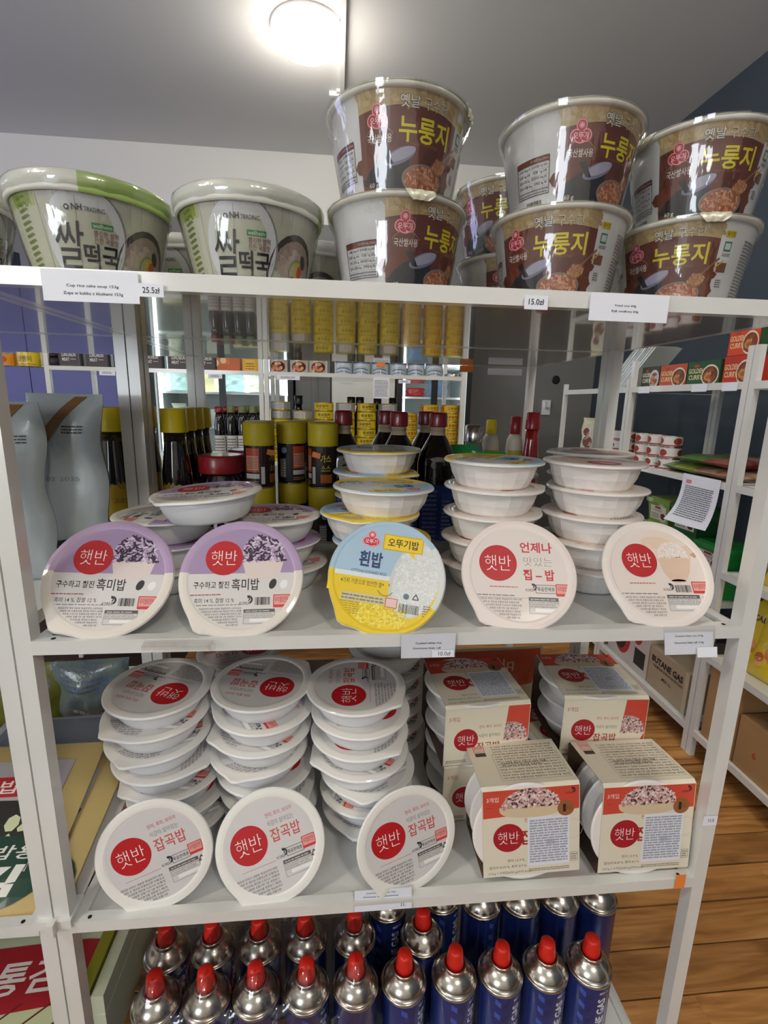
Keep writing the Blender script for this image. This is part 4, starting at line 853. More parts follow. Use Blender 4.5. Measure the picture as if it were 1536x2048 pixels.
# big soy sauce jugs
a = Art(1); a.rect(-.034, .006, .034, .128, '22388c', 0); a.fine(-.028, .012, .0, .12, 12, '6f82c4', 2, wmin=.002, wmax=.009); a.rect(.008, .02, .03, .11, '35509f', 1); a.fine(.01, .03, .028, .1, 9, '8a9ad0', 2, wmin=.002, wmax=.008)
def jug():
    b = MB(); sqf = lambda A, i, z: (1 + .1 * (abs(math.cos(2 * A)) ** .7) if False else 1 + (.09 if i < 4 else 0) * (math.cos(4 * A + PI) * .5 + .5))
    b.lathe([(.036, 0), (.038, .004), (.038, .17), (.034, .188), (.016, .222), (.0145, .23)], 32, [0, 0, 0, 0, 1], mod=sqf)
    b.lathe([(.0145, .23), (.0145, .238), (.0165, .24), (.0145, .242)], 24, 1); body = b.mesh('bottle_body', ['soy_dark', 'clear_neck'])
    b = MB(); b.lathe([(.0172, .238), (.0175, .24), (.0172, .262), (.0155, .266), (.006, .2665)], 28, mod=lambda A, i, z: 1 + .015 * math.cos(A * 20)); cap = b.mesh('cap', 'dark_red_cap')
    return body, cap, a.mesh('printed_label', lambda x, y, z: (x, -.0414 - z, y), 'print_card')
JG = jug()
for i, (x, y) in enumerate([(.3515, .475), (.442, .55), (.459, .462), (.53, .56), (.538, .47)]):
    t = thing('soy_sauce_jug', f'dark soy sauce jug with red cap and blue label, {names[i]} from the left', 'bottle', (x, y, ZB + .0003), (0, 0, R((-4, 8, 2, 5, -5)[i])), 'big soy sauce jugs on the rear rack')
    for nm, me in zip(('bottle_body', 'cap', 'printed_label'), JG): inst(nm, me, t)
# small bottles right of the jugs
def simple_bottle(name, label, x, y, z, prof, m, cprof, cm, art=None, ar=None, ang=0, group=None, cat='bottle'):
    return put(name, label, cat, bottle_parts(prof, m, cprof, cm, art, ar), x, y, z, ang, group)
mat('silver_plastic', '8f9398', .35, .5); mat('green_plastic', '1f9a4a', .35, coat=.3); mat('sauce_red', '8e1512', .15, coat=1); mat('label_cream', 'd9d2c0', .5)
a = Art(1); a.rect(-.03, .02, .03, .15, '9a9ea4', 0); a.fine(-.025, .03, .025, .14, 10, '5a5d63', 2, wmin=.002, wmax=.008)
simple_bottle('condiment_bottle', 'grey bottle with a silver sealed cap behind the white bowls', .648, .6, ZB, [(.022, 0), (.024, .004), (.024, .17), (.02, .19), (.018, .2)], 'silver_plastic', [(.0205, .2), (.021, .202), (.0205, .236), (.018, .238)], 'steel', a, lambda y: .024)
for i, (x, y) in enumerate([(.718, .7), (.776, .69)]):
    a = Art(1); a.rect(-.022, .12, .022, .175, 'c9b023', 0); a.rect(-.02, .05, .02, .1, 'ddd6c8', 0); a.rect(-.02, .08, .02, .095, 'a8262a', 1); a.fine(-.016, .055, .016, .076, 3, 'a8262a', 2, wmin=.002, wmax=.006); a.ell(0, .148, .008, .011, 'e9e6d8', 2)
    simple_bottle('condiment_bottle', ('squeeze bottle with yellow neck label, left one' if i == 0 else 'squeeze bottle with yellow neck label, beside the red bottle'), x, y, ZB, [(.018, 0), (.02, .004), (.02, .1), (.0215, .12), (.021, .18), (.019, .2), (.012, .215)], 'label_cream', [(.0125, .214), (.013, .215), (.0125, .245 + .01 * i), (.01, .247 + .01 * i)], 'yellow' if i == 0 else 'jar_red', a, lambda y: .0215)
simple_bottle('condiment_bottle', 'slim red sauce bottle with red cap at the right rear', .805, .655, ZB, [(.018, 0), (.02, .004), (.02, .15), (.0155, .2), (.0145, .23)], 'sauce_red', [(.0165, .228), (.0165, .23), (.0155, .265), (.013, .268)], 'jar_red')
def pouch(name, label, cat, w, h, d, mt, loc, rot, art=None, group=None, crimp=.012, seed=1, lumps=.004, amt='print'):
    """soft bag: base at its lower edge, front looks to -Y"""
    rw = random.Random(seed); p1, p2 = rw.uniform(0, 6), rw.uniform(0, 6)
    def surf(u, v):
        fx = max(0, 1 - abs(2 * u - 1) ** 2.6) ** .6; fz = max(0, 1 - abs(2 * v - 1) ** 5)
        return d * fx * fz + lumps * fx * fz * (math.sin(9 * u + 7 * v + p1) + .6 * math.sin(17 * v - 11 * u + p2)) * .5
    nx, nz = 16, 22; b = MB()
    edge = lambda u, v: (w * (u - .5) * (1 - .05 * math.sin(PI * v)) + .004 * math.sin(v * 13 + p1) * (2 * u - 1) ** 2)
    b.grid(lambda u, v: (edge(u, v), -surf(u, v) - .0005, h * v), nx, nz); b.grid(lambda u, v: (edge(u, v), surf(u, v) + .0005, h * v), nx, nz)
    o = thing(name, label, cat, loc, rot, group)
    inst('bag', b.mesh('bag', mt, merge=False), o)
    if art: inst('printed_front', art.mesh('printed_front', lambda x, y, z: (edge(min(1, max(0, x / w + .5)), y / h), -surf(min(1, max(0, x / w + .5)), y / h) - .0012 - z, y), amt, cut=w / 16, cuty=h / 22), o)
    return o
mat('pouch_grey', 'b9c3c5', .3, .15, coat=.5, bump=(14, .4, .01))
def pouch_art(w, h):
    a = Art(1)
    a.poly([(-w * .3, h * .72), (w * .2, h * .985), (w * .34, h * .985), (-w * .22, h * .66)], '8a6238', 1); a.ell(-w * .34, h * .65, w * .13, h * .085, '8a6238', 1.3, a=-.5); a.ell(-w * .35, h * .645, w * .09, h * .06, '6b4826', 1.6, a=-.5)
    a.text('02 02 2025', -w * .02, h * .53, w * .56, h * .022, '7d8486', 2, -.01); a.fine(w * .1, h * .78, w * .36, h * .83, 3, '4a5052', 2, wmin=.002, wmax=.008)
    a.poly([(-w * .46, h * .13), (w * .16, h * .19), (w * .1, h * .06), (-w * .05, h * .005), (-w * .46, h * .005)], '17191a', 1); a.ell(-w * .3, h * .19, w * .17, h * .07, 'c8cfd0', 1.5)
    a.grains(lambda r: (-w * .34 + w * .16 * r.uniform(-1, 1), h * (.22 + .06 * r.random())), 50, ['1d1a1c', '2f2628'], .004, .0018, 2); return a
zs = S2 - PB + .0005
pouch('stand_up_pouch', 'pale grey rice pouch with wooden spoon print, standing beside the rear post', 'pouch', .115, .262, .03, 'pouch_grey', (-.068, .285, zs), (0, 0, R(-6)), pouch_art(.115, .262), 'grey pouches with spoon print', seed=3)
pouch('stand_up_pouch', 'pale grey rice pouch with spoon print at the left photo edge', 'pouch', .115, .25, .028, 'pouch_grey', (-.116, .205, zs), (0, 0, R(8)), pouch_art(.115, .25), 'grey pouches with spoon print', seed=5)
# green crumpled packs behind the white bowls
for i, (x, y) in enumerate([(.60, .52), (.655, .53)]):
    pouch('refill_pack', ('green refill pack left of the silver capped bottle' if i == 0 else 'green refill pack in front of the silver capped bottle'), 'pouch', .07, .2 - .012 * i, .014, 'green_plastic', (x, y - .03 * i, ZB + .0005), (0, 0, R(10 - 25 * i)), seed=9 + i)

# ---------------------------------------------------------------- lower shelf of the rear racks
ZL = -.83 - PB
mat('bag_clear', 'b5a8a0', .25, coat=.5, vary=(22, '8f7d78', .8), bump=(30, .6, .01)); mat('bag_greenish', '8d9a86', .25, coat=.6, vary=(18, '5f6f8a', .9), bump=(26, .7, .01)); mat('bag_olive', '7a7a2e', .35, coat=.3, bump=(20, .5, .01))
mat('bag_cream', 'd8cfae', .4, coat=.2)
a = Art(1); w_, h_ = .335, .215; a.rect(-w_ * .48, h_ * .6, w_ * .48, h_ * .985, 'd9552a', 1); a.text("O'Food", w_ * .22, h_ * .5, .075, .02, '2a2624', 2, .02, a=PI); a.text('바삭튀김가루', 0, h_ * .84, .2, .03, 'f1c9a8', 2, .01, a=PI); a.fine(-w_ * .3, h_ * .68, w_ * .3, h_ * .73, 1, 'f1c9a8', 2, wmin=.004, wmax=.014)
pouch('flour_bag', 'orange and cream bag lying upside down behind the three-packs', 'bag', w_, h_, .02, 'bag_cream', (.617, .45, ZL + .0005), (R(4), 0, R(2)), a, seed=12, lumps=.002)
for i, (x, m_, lb) in enumerate([(.06, 'bag_clear', 'pinkish clear noodle bag behind the left white stacks'), (.17, 'bag_clear', 'pinkish clear noodle bag behind the second white stack'), (.28, 'bag_clear', 'pinkish clear noodle bag behind the third white stack'), (-.16, 'bag_greenish', 'shiny green and blue noodle bag seen at far left between the shelves'), (-.28, 'bag_olive', 'olive yellow bag behind the left post')]):
    a = Art(1); a.fine(-.045, .14, .045, .17, 3, '6f7c9a', 1, wmin=.004, wmax=.014); a.fine(-.04, .03, .04, .1, 5, 'c9c2bc', 1, wmin=.004, wmax=.02)
    pouch('noodle_bag', lb, 'bag', .108 if i < 3 else .15, .19 if i < 3 else .2, .026, m_, (x, .46 + .01 * (i % 2), ZL + .0005), (R(3), 0, R(-4 + 3 * i)), a, 'soft noodle bags on the lower rear shelf', seed=20 + i, lumps=.012)

# ---------------------------------------------------------------- seaweed packs on the left rack
mat('kraft_white', 'cfcabb', .5)
def flat_pack(label, w, d, t_, c, rot, art, m, group='flat seaweed packs on the left rack'):
    b = MB(); b.grid(lambda u, v: (w * (u - .5), d * (v - .5), t_ * (1 - abs(2 * u - 1) ** 6) * (1 - abs(2 * v - 1) ** 6) + .001), 14, 12); b.grid(lambda u, v: (w * (u - .5), d * (v - .5), -.001), 2, 2)
    o = thing('seaweed_pack', label, 'food pack', c, rot, group)
    inst('bag', b.mesh('bag', m), o)
    sf = lambda x, y, z: (x, y, t_ * max(0, 1 - abs(2 * x / w) ** 6) * max(0, 1 - abs(2 * y / d) ** 6) + .0016 + z)
    inst('printed_front', art.mesh('printed_front', sf, 'print', cut=w / 14, cuty=d / 12), o)
    return o
def kraft_art(w, d):
    a = Art(1); a.rect(-w * .42, -d * .3, w * .38, d * .36, 'b5aeb0', 1); a.poly([(-w * .42, -d * .3), (w * .3, -d * .3), (w * .38, .02), (w * .1, d * .1), (-w * .42, -d * .02)], '2c2a26', 1.5)
    a.grains(lambda r: (r.uniform(-w * .38, w * .3), r.uniform(-d * .28, d * .05)), 26, ['d8dcb0', '8f9a68', '3a4632', '5a6a3c'], .014, .008, 2)
    a.rect(-w * .2, d * .12, w * .2, d * .25, 'b5282a', 2); a.text('김밥', w * .05, d * .185, .06, .02, 'f1e6e0', 3, .01); a.rect(w * .22, d * .02, w * .3, d * .26, '4a4546', 2)
    a.ell(w * .2, -d * .3, w * .29, d * .19, '173f30', 4); a.text('김밥용', w * .24, -d * .2, w * .34, d * .075, 'e9e6dc', 5, .01, sh=.2); a.text('김', w * .26, -d * .34, w * .2, d * .15, 'eceae2', 5, .05, sh=.2)
    return a
mat('box_white', 'c9c6c0', .5)
for k in range(4):
    flat_pack(f'silver seaweed pack lying in the rear pile of the left rack, {["lowest", "second from below", "third from below", "top"][k]}', .24, .15, .012, (-.15 + .004 * k, .285, S3 - PB + .002 + k * .0145), (0, 0, R(2 * k - 3)), Art(1).rect(-.1, -.05, .1, .05, '7f8690', 1), 'box_white', 'rear pile of seaweed packs')
flat_pack('silver seaweed pack at the bottom of the sloping packs', .27, .235, .010, (-.122, .132, S3 + .003), (R(15.5), 0, R(-4)), Art(1).rect(-.11, -.1, .11, .1, '6b7068', 1), 'box_white')
flat_pack('lower kraft bordered seaweed pack sloping towards the shelf front', .27, .235, .010, (-.135, .128, S3 + .020), (R(17), 0, R(-2)), kraft_art(.27, .235), 'kraft')
flat_pack('upper kraft bordered seaweed pack with green circle, sloping beside the left post', .27, .235, .010, (-.168, .124, S3 + .0345), (R(19), 0, R(1)), kraft_art(.27, .235), 'kraft')
def green_art(w, d):
    a = Art(1); a.poly([(-w * .45, d * .3), (w * .45, d * .3), (w * .36, -d * .08), (-w * .45, -d * .12)], 'a51c26', 2); a.text('전통김', -w * .05, d * .1, w * .6, d * .2, 'f0e6e0', 3, .02, sh=.2)
    a.poly([(-w * .48, -d * .05), (w * .48, d * .1), (w * .48, -d * .48), (-w * .48, -d * .48)], 'c9d0a4', 1)
    for k in range(3): a.line([(-w * .4 + .05 * k, -d * .45), (w * .1 + .05 * k, -d * .05)], .003, '6b1f22', 2)
    return a
mat('pack_green', 'cfd4b8', .35, coat=.3); mat('pack_olive', '8c8a28', .4, coat=.2)
for k in range(3):
    flat_pack(f'pale green seaweed pack with red label on the lowest left shelf, {["lowest", "middle", "top"][k]} of three', .26, .24, .014, (-.19 + .006 * k, .135 + .004 * k, S4 + .012 + k * .019), (R(6), 0, R(-3 + 3 * k)), green_art(.26, .24), 'pack_green', 'pale green seaweed packs')
for k in range(2):
    a = Art(1); a.rect(.002, .05, .02, .16, ('b9b51f', '5a6a2a', 'b9b51f', '3f4a2c', '9a9a30')[k], 1); a.fine(.004, .17, .02, .2, 3, '5a5a40', 1, wmin=.003, wmax=.01)
    b = MB(); b.box(-.009, .009, 0, .25, 0, .13 + .006 * (k % 2)); b.box(-.0094, .0094, -.001, .251, .09, .094)
    t = thing('seaweed_box', f'slim upright seaweed carton standing on edge beside the canisters, {names[k]} from the right', 'food pack', (-.016 - .0205 * k, .09, S4 - PB + .0005), (0, 0, 0), 'slim seaweed cartons on edge', b.mesh('seaweed_box', 'pack_green' if k % 2 == 0 else 'pack_olive'))
mat('navy', '20283c', .5)
b = MB(); b.box(-.09, .09, -.06, .06, 0, .085); b.box(-.091, .091, -.005, .005, .084, .0865)
thing('carton', 'navy carton behind the soup bowl at the left photo edge', 'box', (-.205, .25, ztop), (0, 0, R(-14)), me=b.mesh('carton', 'navy'))

# ---------------------------------------------------------------- far racks across the aisle
YC = 1.62
def tin_parts(r, h, art, m='steel', n=28):
    b = MB(); b.lathe([(r * .96, 0), (r, .0012), (r, .003), (r * .975, .004), (r * .975, h - .004), (r, h - .003), (r, h - .0008), (r * .96, h), (r * .93, h - .002)], n); body = b.mesh('tin_body', m)
    return body, art.mesh('printed_label', lambda x, y, z: ((r * .975 + .0004 + z) * math.sin(x / r), -(r * .975 + .0004 + z) * math.cos(x / r), y), 'print_curved', cut=r * .3)
def tin(label, P, x, y, z, ang, group, name='tin_can', cat='tin'):
    t = thing(name, label, cat, (x, y, z + .0003), (0, 0, R(ang)), group); inst('tin_body', P[0], t); inst('printed_label', P[1], t); return t
TH = .0361
def tuna_art(kind):
    a = Art(1); c = {'y': 'e3c81e', 'g': '9a9894', 'r': 'dcb41c'}[kind]; a.rect(-.125, .004, .125, TH - .004, c, 0)
    for s in (-.084, 0, .084):
        if kind == 'g': a.rect(s - .03, .006, s + .022, TH - .006, 'd3d0ce', 1); a.fine(s - .027, .008, s + .02, TH - .008, 4, '8a8786', 2, wmin=.002, wmax=.007)
        else: a.text('동원참치' if kind == 'y' else '고추참치', s, TH * .56, .056, .013, '3a3420' if kind == 'y' else '8a2a14', 2, .02); a.fine(s - .02, .006, s + .03, .011, 1, '6b5a1c', 2, wmin=.002, wmax=.006)
        if kind == 'r': a.rect(s + .031, .006, s + .038, TH - .006, 'b5401e', 1)
    return a
mat('tin_gold', 'c9b24a', .3, .7)
TU = {k: tin_parts(.042, TH, tuna_art(k), 'tin_gold') for k in 'ygr'}
kinds = ['ggggyyg', 'ggyyggy', 'yyyygyy', 'ggyyggg', 'yyyyyyy', 'yggyygg', 'rrrrrr', 'rrrrrrr', 'rrrrrrr']
ZC2 = S2 - PB
for c_ in range(9):
    n = len(kinds[c_])
    for k in range(n):
        kd = kinds[c_][n - 1 - k] if False else kinds[c_][::-1][k] if c_ not in (0, 1, 3) else kinds[c_][k]
        kd = 'gyyyyyy'[n - 1 - k] if c_ in (3, 5) else ('yyyyyyy'[k] if c_ in (2, 4) else kd)
        if c_ in (0, 1): kd = 'ggyyyyy'[n - 1 - k]
        if c_ >= 6: kd = 'r'
        if c_ == 1 and k == n - 1: continue
        nn = n - 1 if c_ == 1 else n
        tin(f'flat {"grey" if kd == "g" else "yellow"} tuna tin, {ORD[nn - 1 - k]} of the {names[c_]} column from the left', TU[kd], .098 + .0925 * c_, 1.70, ZC2 + k * (TH + .0004), rs.uniform(-14, 14), 'stacked tuna tins on the far middle rack')
# dark sauce bottles and small black capped bottles
a = Art(1); a.rect(-.03, .02, .03, .11, 'd8d4cc', 0); a.fine(-.024, .03, .024, .1, 6, '6b6466', 1, wmin=.003, wmax=.01)
mat('cap_olive', '6f7a4a', .5)
P1 = bottle_parts([(.02, 0), (.022, .003), (.022, .15), (.018, .18), (.014, .205)], 'soy_dark', [(.0165, .204), (.0168, .206), (.016, .232), (.013, .234)], 'cap_olive', a, lambda y: .022)
P2 = (P1[0], bottle_parts([(.02, 0), (.022, .003)], 'soy_dark', [(.0175, .204), (.0178, .206), (.017, .228), (.013, .23)], 'dark_red_cap')[1], P1[2])
for i, x in enumerate((-.152, -.104, -.058, -.0125)):
    put('sauce_bottle', f'dark bottle with {"red" if i < 1 else "olive"} cap on the far left rack, {names[i]} of the front four', 'bottle', P2 if i < 1 else P1, x, 1.665, ZC2, 0, 'dark bottles on the far left rack')
    put('sauce_bottle', f'dark bottle behind the front four on the far left rack, {names[i]} from left', 'bottle', P2 if i < 2 else P1, x + .012, 1.73, ZC2, 0, 'dark bottles on the far left rack')
P3 = bottle_parts([(.022, 0), (.024, .003), (.024, .19), (.018, .225), (.0145, .245)], 'soy_dark', [(.019, .244), (.0192, .246), (.0185, .28), (.016, .282)], 'black_plastic', a, lambda y: .024)
for i, (x, y) in enumerate([(.168, 1.80), (.404, 1.82), (.444, 1.82), (.526, 1.84), (.60, 1.86)]):
    put('sauce_bottle', f'black capped bottle showing above the tuna tins, {names[i]} from the left', 'bottle', P3, x, y, ZC2, 0, 'black capped bottles behind the tuna tins')
ZC1 = 0 - PB
def lunch():
    b = MB(); w, d, h, c = .047, .028, .083, .014
    ring = [(w * (1 if sx > 0 else -1) - (c * (1 - math.cos(t)) * (1 if sx > 0 else -1)), 0) for sx in ()]
    pts = []
    for cx, cy, a0 in ((w - c, d - c, 0), (-w + c, d - c, PI / 2), (-w + c, -d + c, PI), (w - c, -d + c, 1.5 * PI)):
        for k in range(5): t = a0 + PI / 2 * k / 4; pts.append((cx + c * math.cos(t), cy + c * math.sin(t)))
    n = len(pts); zs_ = [0, .002, .004, h - .004, h - .002, h]; sc_ = [.97, 1, .98, .98, 1, .97]
    vs = [(x * s, y * s, z) for z, s in zip(zs_, sc_) for x, y in pts]
    b.add(vs, [(i * n + k, i * n + (k + 1) % n, (i + 1) * n + (k + 1) % n, (i + 1) * n + k) for i in range(5) for k in range(n)] + [list(range(n))[::-1], [5 * n + k for k in range(n)]], 0)
    a = Art(1); a.rect(-.034, .006, .034, h - .006, '4b4444', 0); a.text('LUNCHEON', 0, .05, .052, .0145, 'd8d4d0', 2, .03); a.text('MEAT', -.012, .032, .028, .0125, 'd8d4d0', 2, .03); a.fine(.006, .03, .026, .036, 1, 'c9c4c0', 2, wmin=.002, wmax=.005); a.fine(-.026, .062, .0, .068, 1, 'c9c4c0', 2, wmin=.002, wmax=.006)
    return b.mesh('tin_body', 'lunch_tin'), a.mesh('printed_label', face_y(0, -d * .982 - .0003, 0), 'print_card')
mat('lunch_tin', '4b4444', .4, .2, coat=.3)
LP = lunch()
for i in range(6): tin(f'grey luncheon meat tin on top of the far left rack, {names[i]} from the left', LP, -.71 + .104 * i, 1.66, ZC1, 0, 'luncheon meat tins')
def lab_tin(label, x, r, h, arts, m='steel', y=1.665, z=ZC1, group='tins on top of the far middle rack', ang=0):
    a = Art(1); arts(a, r, h); return tin(label, tin_parts(r, h, a, m), x, y, z, ang, group)
def yel(a, r, h): a.rect(-r * 2.6, .004, r * 2.6, h - .004, 'e0c020', 0); a.text('골뱅이', 0, h * .5, r * 1.2, h * .4, '6b5210', 2, .02); a.fine(-r, .006, r, .012, 1, '8a6a14', 2, wmin=.002, wmax=.006)
def ora(a, r, h): a.rect(-r * 2.6, .004, r * 2.6, h - .004, 'e89a28', 0); a.ell(0, h * .5, r * .6, h * .3, 'c2401e', 1); a.ell(-r * .3, h * .55, r * .3, h * .2, 'f0d8a0', 2)
def shrimp(a, r, h):
    a.rect(-r * 2.8, .003, r * 2.8, h - .003, 'c9b8a8', 0); a.ell(0, h * .45, r * .85, h * .34, '5a2a18', 1)
    a.grains(lambda q: (q.uniform(-r * .6, r * .6), h * q.uniform(.25, .65)), 16, ['d98a5a', 'e8a878', 'c2683c'], .008, .006, 2); a.rect(r * .95, .004, r * 1.3, h - .004, 'e6e2dc', 1)
def fish(a, r, h):
    a.rect(-r * 2.8, .003, r * 2.8, h - .003, 'b9c3ca', 0)
    for k in range(4): a.arc(-r * .1, h * (-.2 + .22 * k), r * .95, .45, PI - .45, .003, ('2f4f78', '3d6a9a', '27445f', 'e6ebee')[k], 2, sy=.4)
    a.rect(-r * 1.3, h * .8, r * 1.3, h - .004, '2f4f78', 1); a.line([(0, .004), (0, h * .4)], .003, 'f0f2f2', 3)
lab_tin('small orange tin at the far left end of the far left rack', -.963, .04, .05, ora, group=None); lab_tin('yellow tin left of the white posts on the far left rack', -.873, .043, .058, yel, 'tin_gold', group=None)
simple_bottle('small_pot', 'dark squat pot left of the luncheon meat tins', -.78, 1.665, ZC1, [(.03, 0), (.036, .004), (.036, .03), (.03, .04)], 'dark', [(.031, .04), (.031, .052), (.026, .054)], 'black_plastic', cat='pot')
SHP = [(lambda A: (shrimp(A, .0375, .062), tin_parts(.0375, .062, A))[1])(Art(1)), (lambda A: (fish(A, .037, .062), tin_parts(.037, .062, A))[1])(Art(1))]
for i, x in enumerate((.098, .183, .262)): tin(f'tin with brown shellfish picture, {names[i]} from the left on the far middle rack', SHP[0], x, 1.665, ZC1, 0, 'shellfish tins')
for i, x in enumerate((.366, .443, .52, .597, .674, .751)): tin(f'blue and silver fish tin, {names[i]} from the left on the far middle rack', SHP[1], x, 1.665, ZC1, (4, -3, 0, 8, -6, 3)[i], 'blue and silver fish tins')
b = MB(); b.lathe([(.03, 0), (.034, .004), (.034, .016), (.031, .018)], 24)
thing('flat_tin', 'flat oval silver tin at the right end of the far middle rack', 'tin', (.832, 1.66, ZC1 + .0003), (0, 0, 0), me=b.mesh('flat_tin', 'steel'))
def cardbox(name, label, cat, x0, x1, y0, y1, z0, h, m, art=None, side='y', group=None, yaw=0, amt='print_card'):
    cx, cy = (x0 + x1) / 2, (y0 + y1) / 2; w, d = x1 - x0, y1 - y0
    t = thing(name, label, cat, (cx, cy, z0 + .0004), (0, 0, R(yaw)), group)
    b = MB(); b.box(-w / 2, w / 2, -d / 2, d / 2, 0, h); b.box(-w / 2 - .0004, w / 2 + .0004, -d / 2 - .0004, d / 2 + .0004, h - .0015, h + .0004)
    inst('box_body', b.mesh('box_body', m), t)
    if art: inst('printed_face', art.mesh('printed_face', face_y(0, -d / 2 - .0006, 0) if side == 'y' else face_x(-w / 2 - .0006, 0, 0), amt), t)
    return t
mat('box_orange', 'c2622c', .5); mat('box_cream', 'd9cdb0', .5); mat('box_yellow', 'd9a62a', .5)
a = Art(1); a.rect(-.045, .03, .045, .062, 'd8743a', 0); a.ell(-.02, .035, .022, .018, 'e8d8b8', 1); a.ell(.02, .045, .012, .012, 'e6c8a0', 2)
cardbox('snack_box', 'orange box on the far left rack beside the white posts', 'box', -.225, -.055, 1.64, 1.75, ZC1, .066, 'box_orange', a)
a = Art(1); a.rect(-.02, .004, .02, .05, 'e6b83a', 0); a.fine(-.018, .01, .018, .04, 3, '8a5a1c', 1, wmin=.003, wmax=.01)
cardbox('snack_box', 'yellow box on the far left rack touching the white posts', 'box', -.045, .018, 1.64, 1.73, ZC1, .056, 'box_yellow', a)
b = MB(); b.box(-.018, .018, -.0006, 0, -.011, .011); thing('price_sticker', 'orange sticker on the third blue fish tin', 'price tag', (.52, 1.6255, .042), me=b.mesh('price_sticker', 'orange_tag'))
for lb, x, z, w, h in (('white price card under the far shellfish tins', .14, -.022, .095, .018), ('white price card at the left end under the far yellow tin', -.97, -.02, .05, .018), ('white price card under the far luncheon meat tins', -.565, -.022, .06, .02), ('white price card under the orange box', -.15, -.024, .055, .018), ('white price card under the blue fish tins', .62, -.026, .05, .014)):
    b = MB(); b.box(-w / 2, w / 2, -.0008, 0, -h / 2, h / 2); t = thing('price_card', lb, 'price tag', (x, YC - .002, z), group='price cards on the far racks', me=b.mesh('price_card', 'paper'))
    a = Art(1); a.fine(-w * .3, -h * .2, w * .3, h * .25, 2, '55575e', 1, wmin=.003, wmax=.009); inst('printed_text', a.mesh('printed_text', face_y(0, -.001, 0), 'print_card'), t)
b = MB(); b.box(-.034, .034, -.0008, 0, -.085, 0); t = thing('notice_sheet', 'white notice sheet hanging from the far middle shelf', 'notice', (.523, YC - .004, -.012), me=b.mesh('notice_sheet', 'paper'))
a = Art(1); a.fine(-.028, -.078, .028, -.01, 12, '8b8d94', 1, wmin=.003, wmax=.012); inst('printed_text', a.mesh('printed_text', face_y(0, -.001, 0), 'print_card'), t)
# price tags that hang from the rear rack's far edge
for lb, x, z, w, m_ in (('orange tag hanging at the right end of the rear top shelf', .668, -.024, .034, 'orange_tag'), ('white label strip below the right rear top shelf edge', .77, -.029, .09, 'paper')):
    b = MB(); b.box(-w / 2, w / 2, -.001, 0, -.008, .008); thing('label_strip', lb, 'price tag', (x, D + .005 + D + .016, z), (0, 0, 0), me=b.mesh('label_strip', m_))

# ---------------------------------------------------------------- lit fridges and panels along the back wall
mat('fridge_black', '1b1c1e', .35); mat('fridge_white', 'dfe6e6', .4); mat('fridge_led', 'f2ffff', .4, emit=3.2); mat('grey_panel', '6c6e6e', .5, coat=.2); mat('white_panel', 'd9d8d2', .5)
CNT = ['one', 'two', 'three', 'four', 'five', 'six', 'seven', 'eight', 'nine', 'ten', 'eleven', 'twelve', 'thirteen', 'fourteen', 'fifteen', 'sixteen', 'seventeen', 'eighteen', 'nineteen', 'twenty'] + ['past twenty'] * 20
def fridge(label, x0, x1, y0, y1, z1, shelves, goods, seed, power):
    rw = random.Random(seed); t = thing('display_fridge', label, 'fridge', ((x0 + x1) / 2, (y0 + y1) / 2, FLOOR)); w = (x1 - x0) / 2; d = (y1 - y0) / 2; H = z1 - FLOOR
    b = MB(); b.box(-w, -w + .03, -d, d, 0, H); b.box(w - .03, w, -d, d, 0, H); b.box(-w, w, d - .03, d, 0, H); b.box(-w, w, -d, d, 0, .1); b.box(-w, w, -d, d, H - .12, H); part('cabinet', b, 'fridge_black', t)
    b = MB(); b.box(-w + .03, -w + .034, -d + .03, d - .03, .1, H - .12); b.box(w - .034, w - .03, -d + .03, d - .03, .1, H - .12); b.box(-w + .03, w - .03, d - .035, d - .03, .1, H - .12); part('liner', b, 'fridge_white', t)
    for s in (-1, 1):
        b = MB(); b.box(s * (w - .045) - .006, s * (w - .045) + .006, -d + .03, -d + .042, .15, H - .15); part('led_tube', b, 'fridge_led', t)
    for z in shelves:
        b = MB(); b.box(-w + .035, w - .035, -d + .05, d - .036, z - FLOOR - .012, z - FLOOR); part('glass_shelf', b, 'fridge_white', t)
    mid = MB(); mid.box(-.018, .018, -d - .012, -d + .004, .1, H - .12); mid.box(-w, -w + .03, -d - .012, -d, .08, H - .1); mid.box(w - .03, w, -d - .012, -d, .08, H - .1); mid.box(-w, w, -d - .012, -d, H - .14, H - .1); part('door_frame', mid, 'fridge_black', t)
    l = bpy.data.lights.new('led_light', 'AREA'); l.shape = 'RECTANGLE'; l.size = 2 * w - .12; l.size_y = .05; l.energy = power; l.color = (.86, 1, .98)
    o = bpy.data.objects.new('led_light', l); COL.objects.link(o); o.parent = t; o.location = (0, -d + .06, H - .13)
    k = 0
    for z in shelves:
        x = x0 + .07
        while x < x1 - .1:
            g = rw.choice(goods); wd_ = rw.uniform(.07, .15); hh = rw.uniform(.05, .13)
            if x + wd_ > x1 - .05: break
            if g[1] == 'bag':
                pouch('chilled_pack', f'{g[2]} in the {label.split()[0]} fridge, item {CNT[k]}', 'food pack', wd_, hh, .02, g[0], (x + wd_ / 2, y0 + .13, z + .0005), (R(rw.uniform(-3, 3)), 0, R(rw.uniform(-8, 8))), group=f'chilled packs in the {label.split()[0]} fridge', seed=k)
            else:
                cardbox('chilled_pack', f'{g[2]} in the {label.split()[0]} fridge, item {names[min(k, 9)] if k < 10 else "further"} in', 'food pack', x, x + wd_, y0 + .1, y0 + .2, z, hh, g[0], None, group=f'chilled packs in the {label.split()[0]} fridge')
            x += wd_ + rw.uniform(.004, .02); k += 1
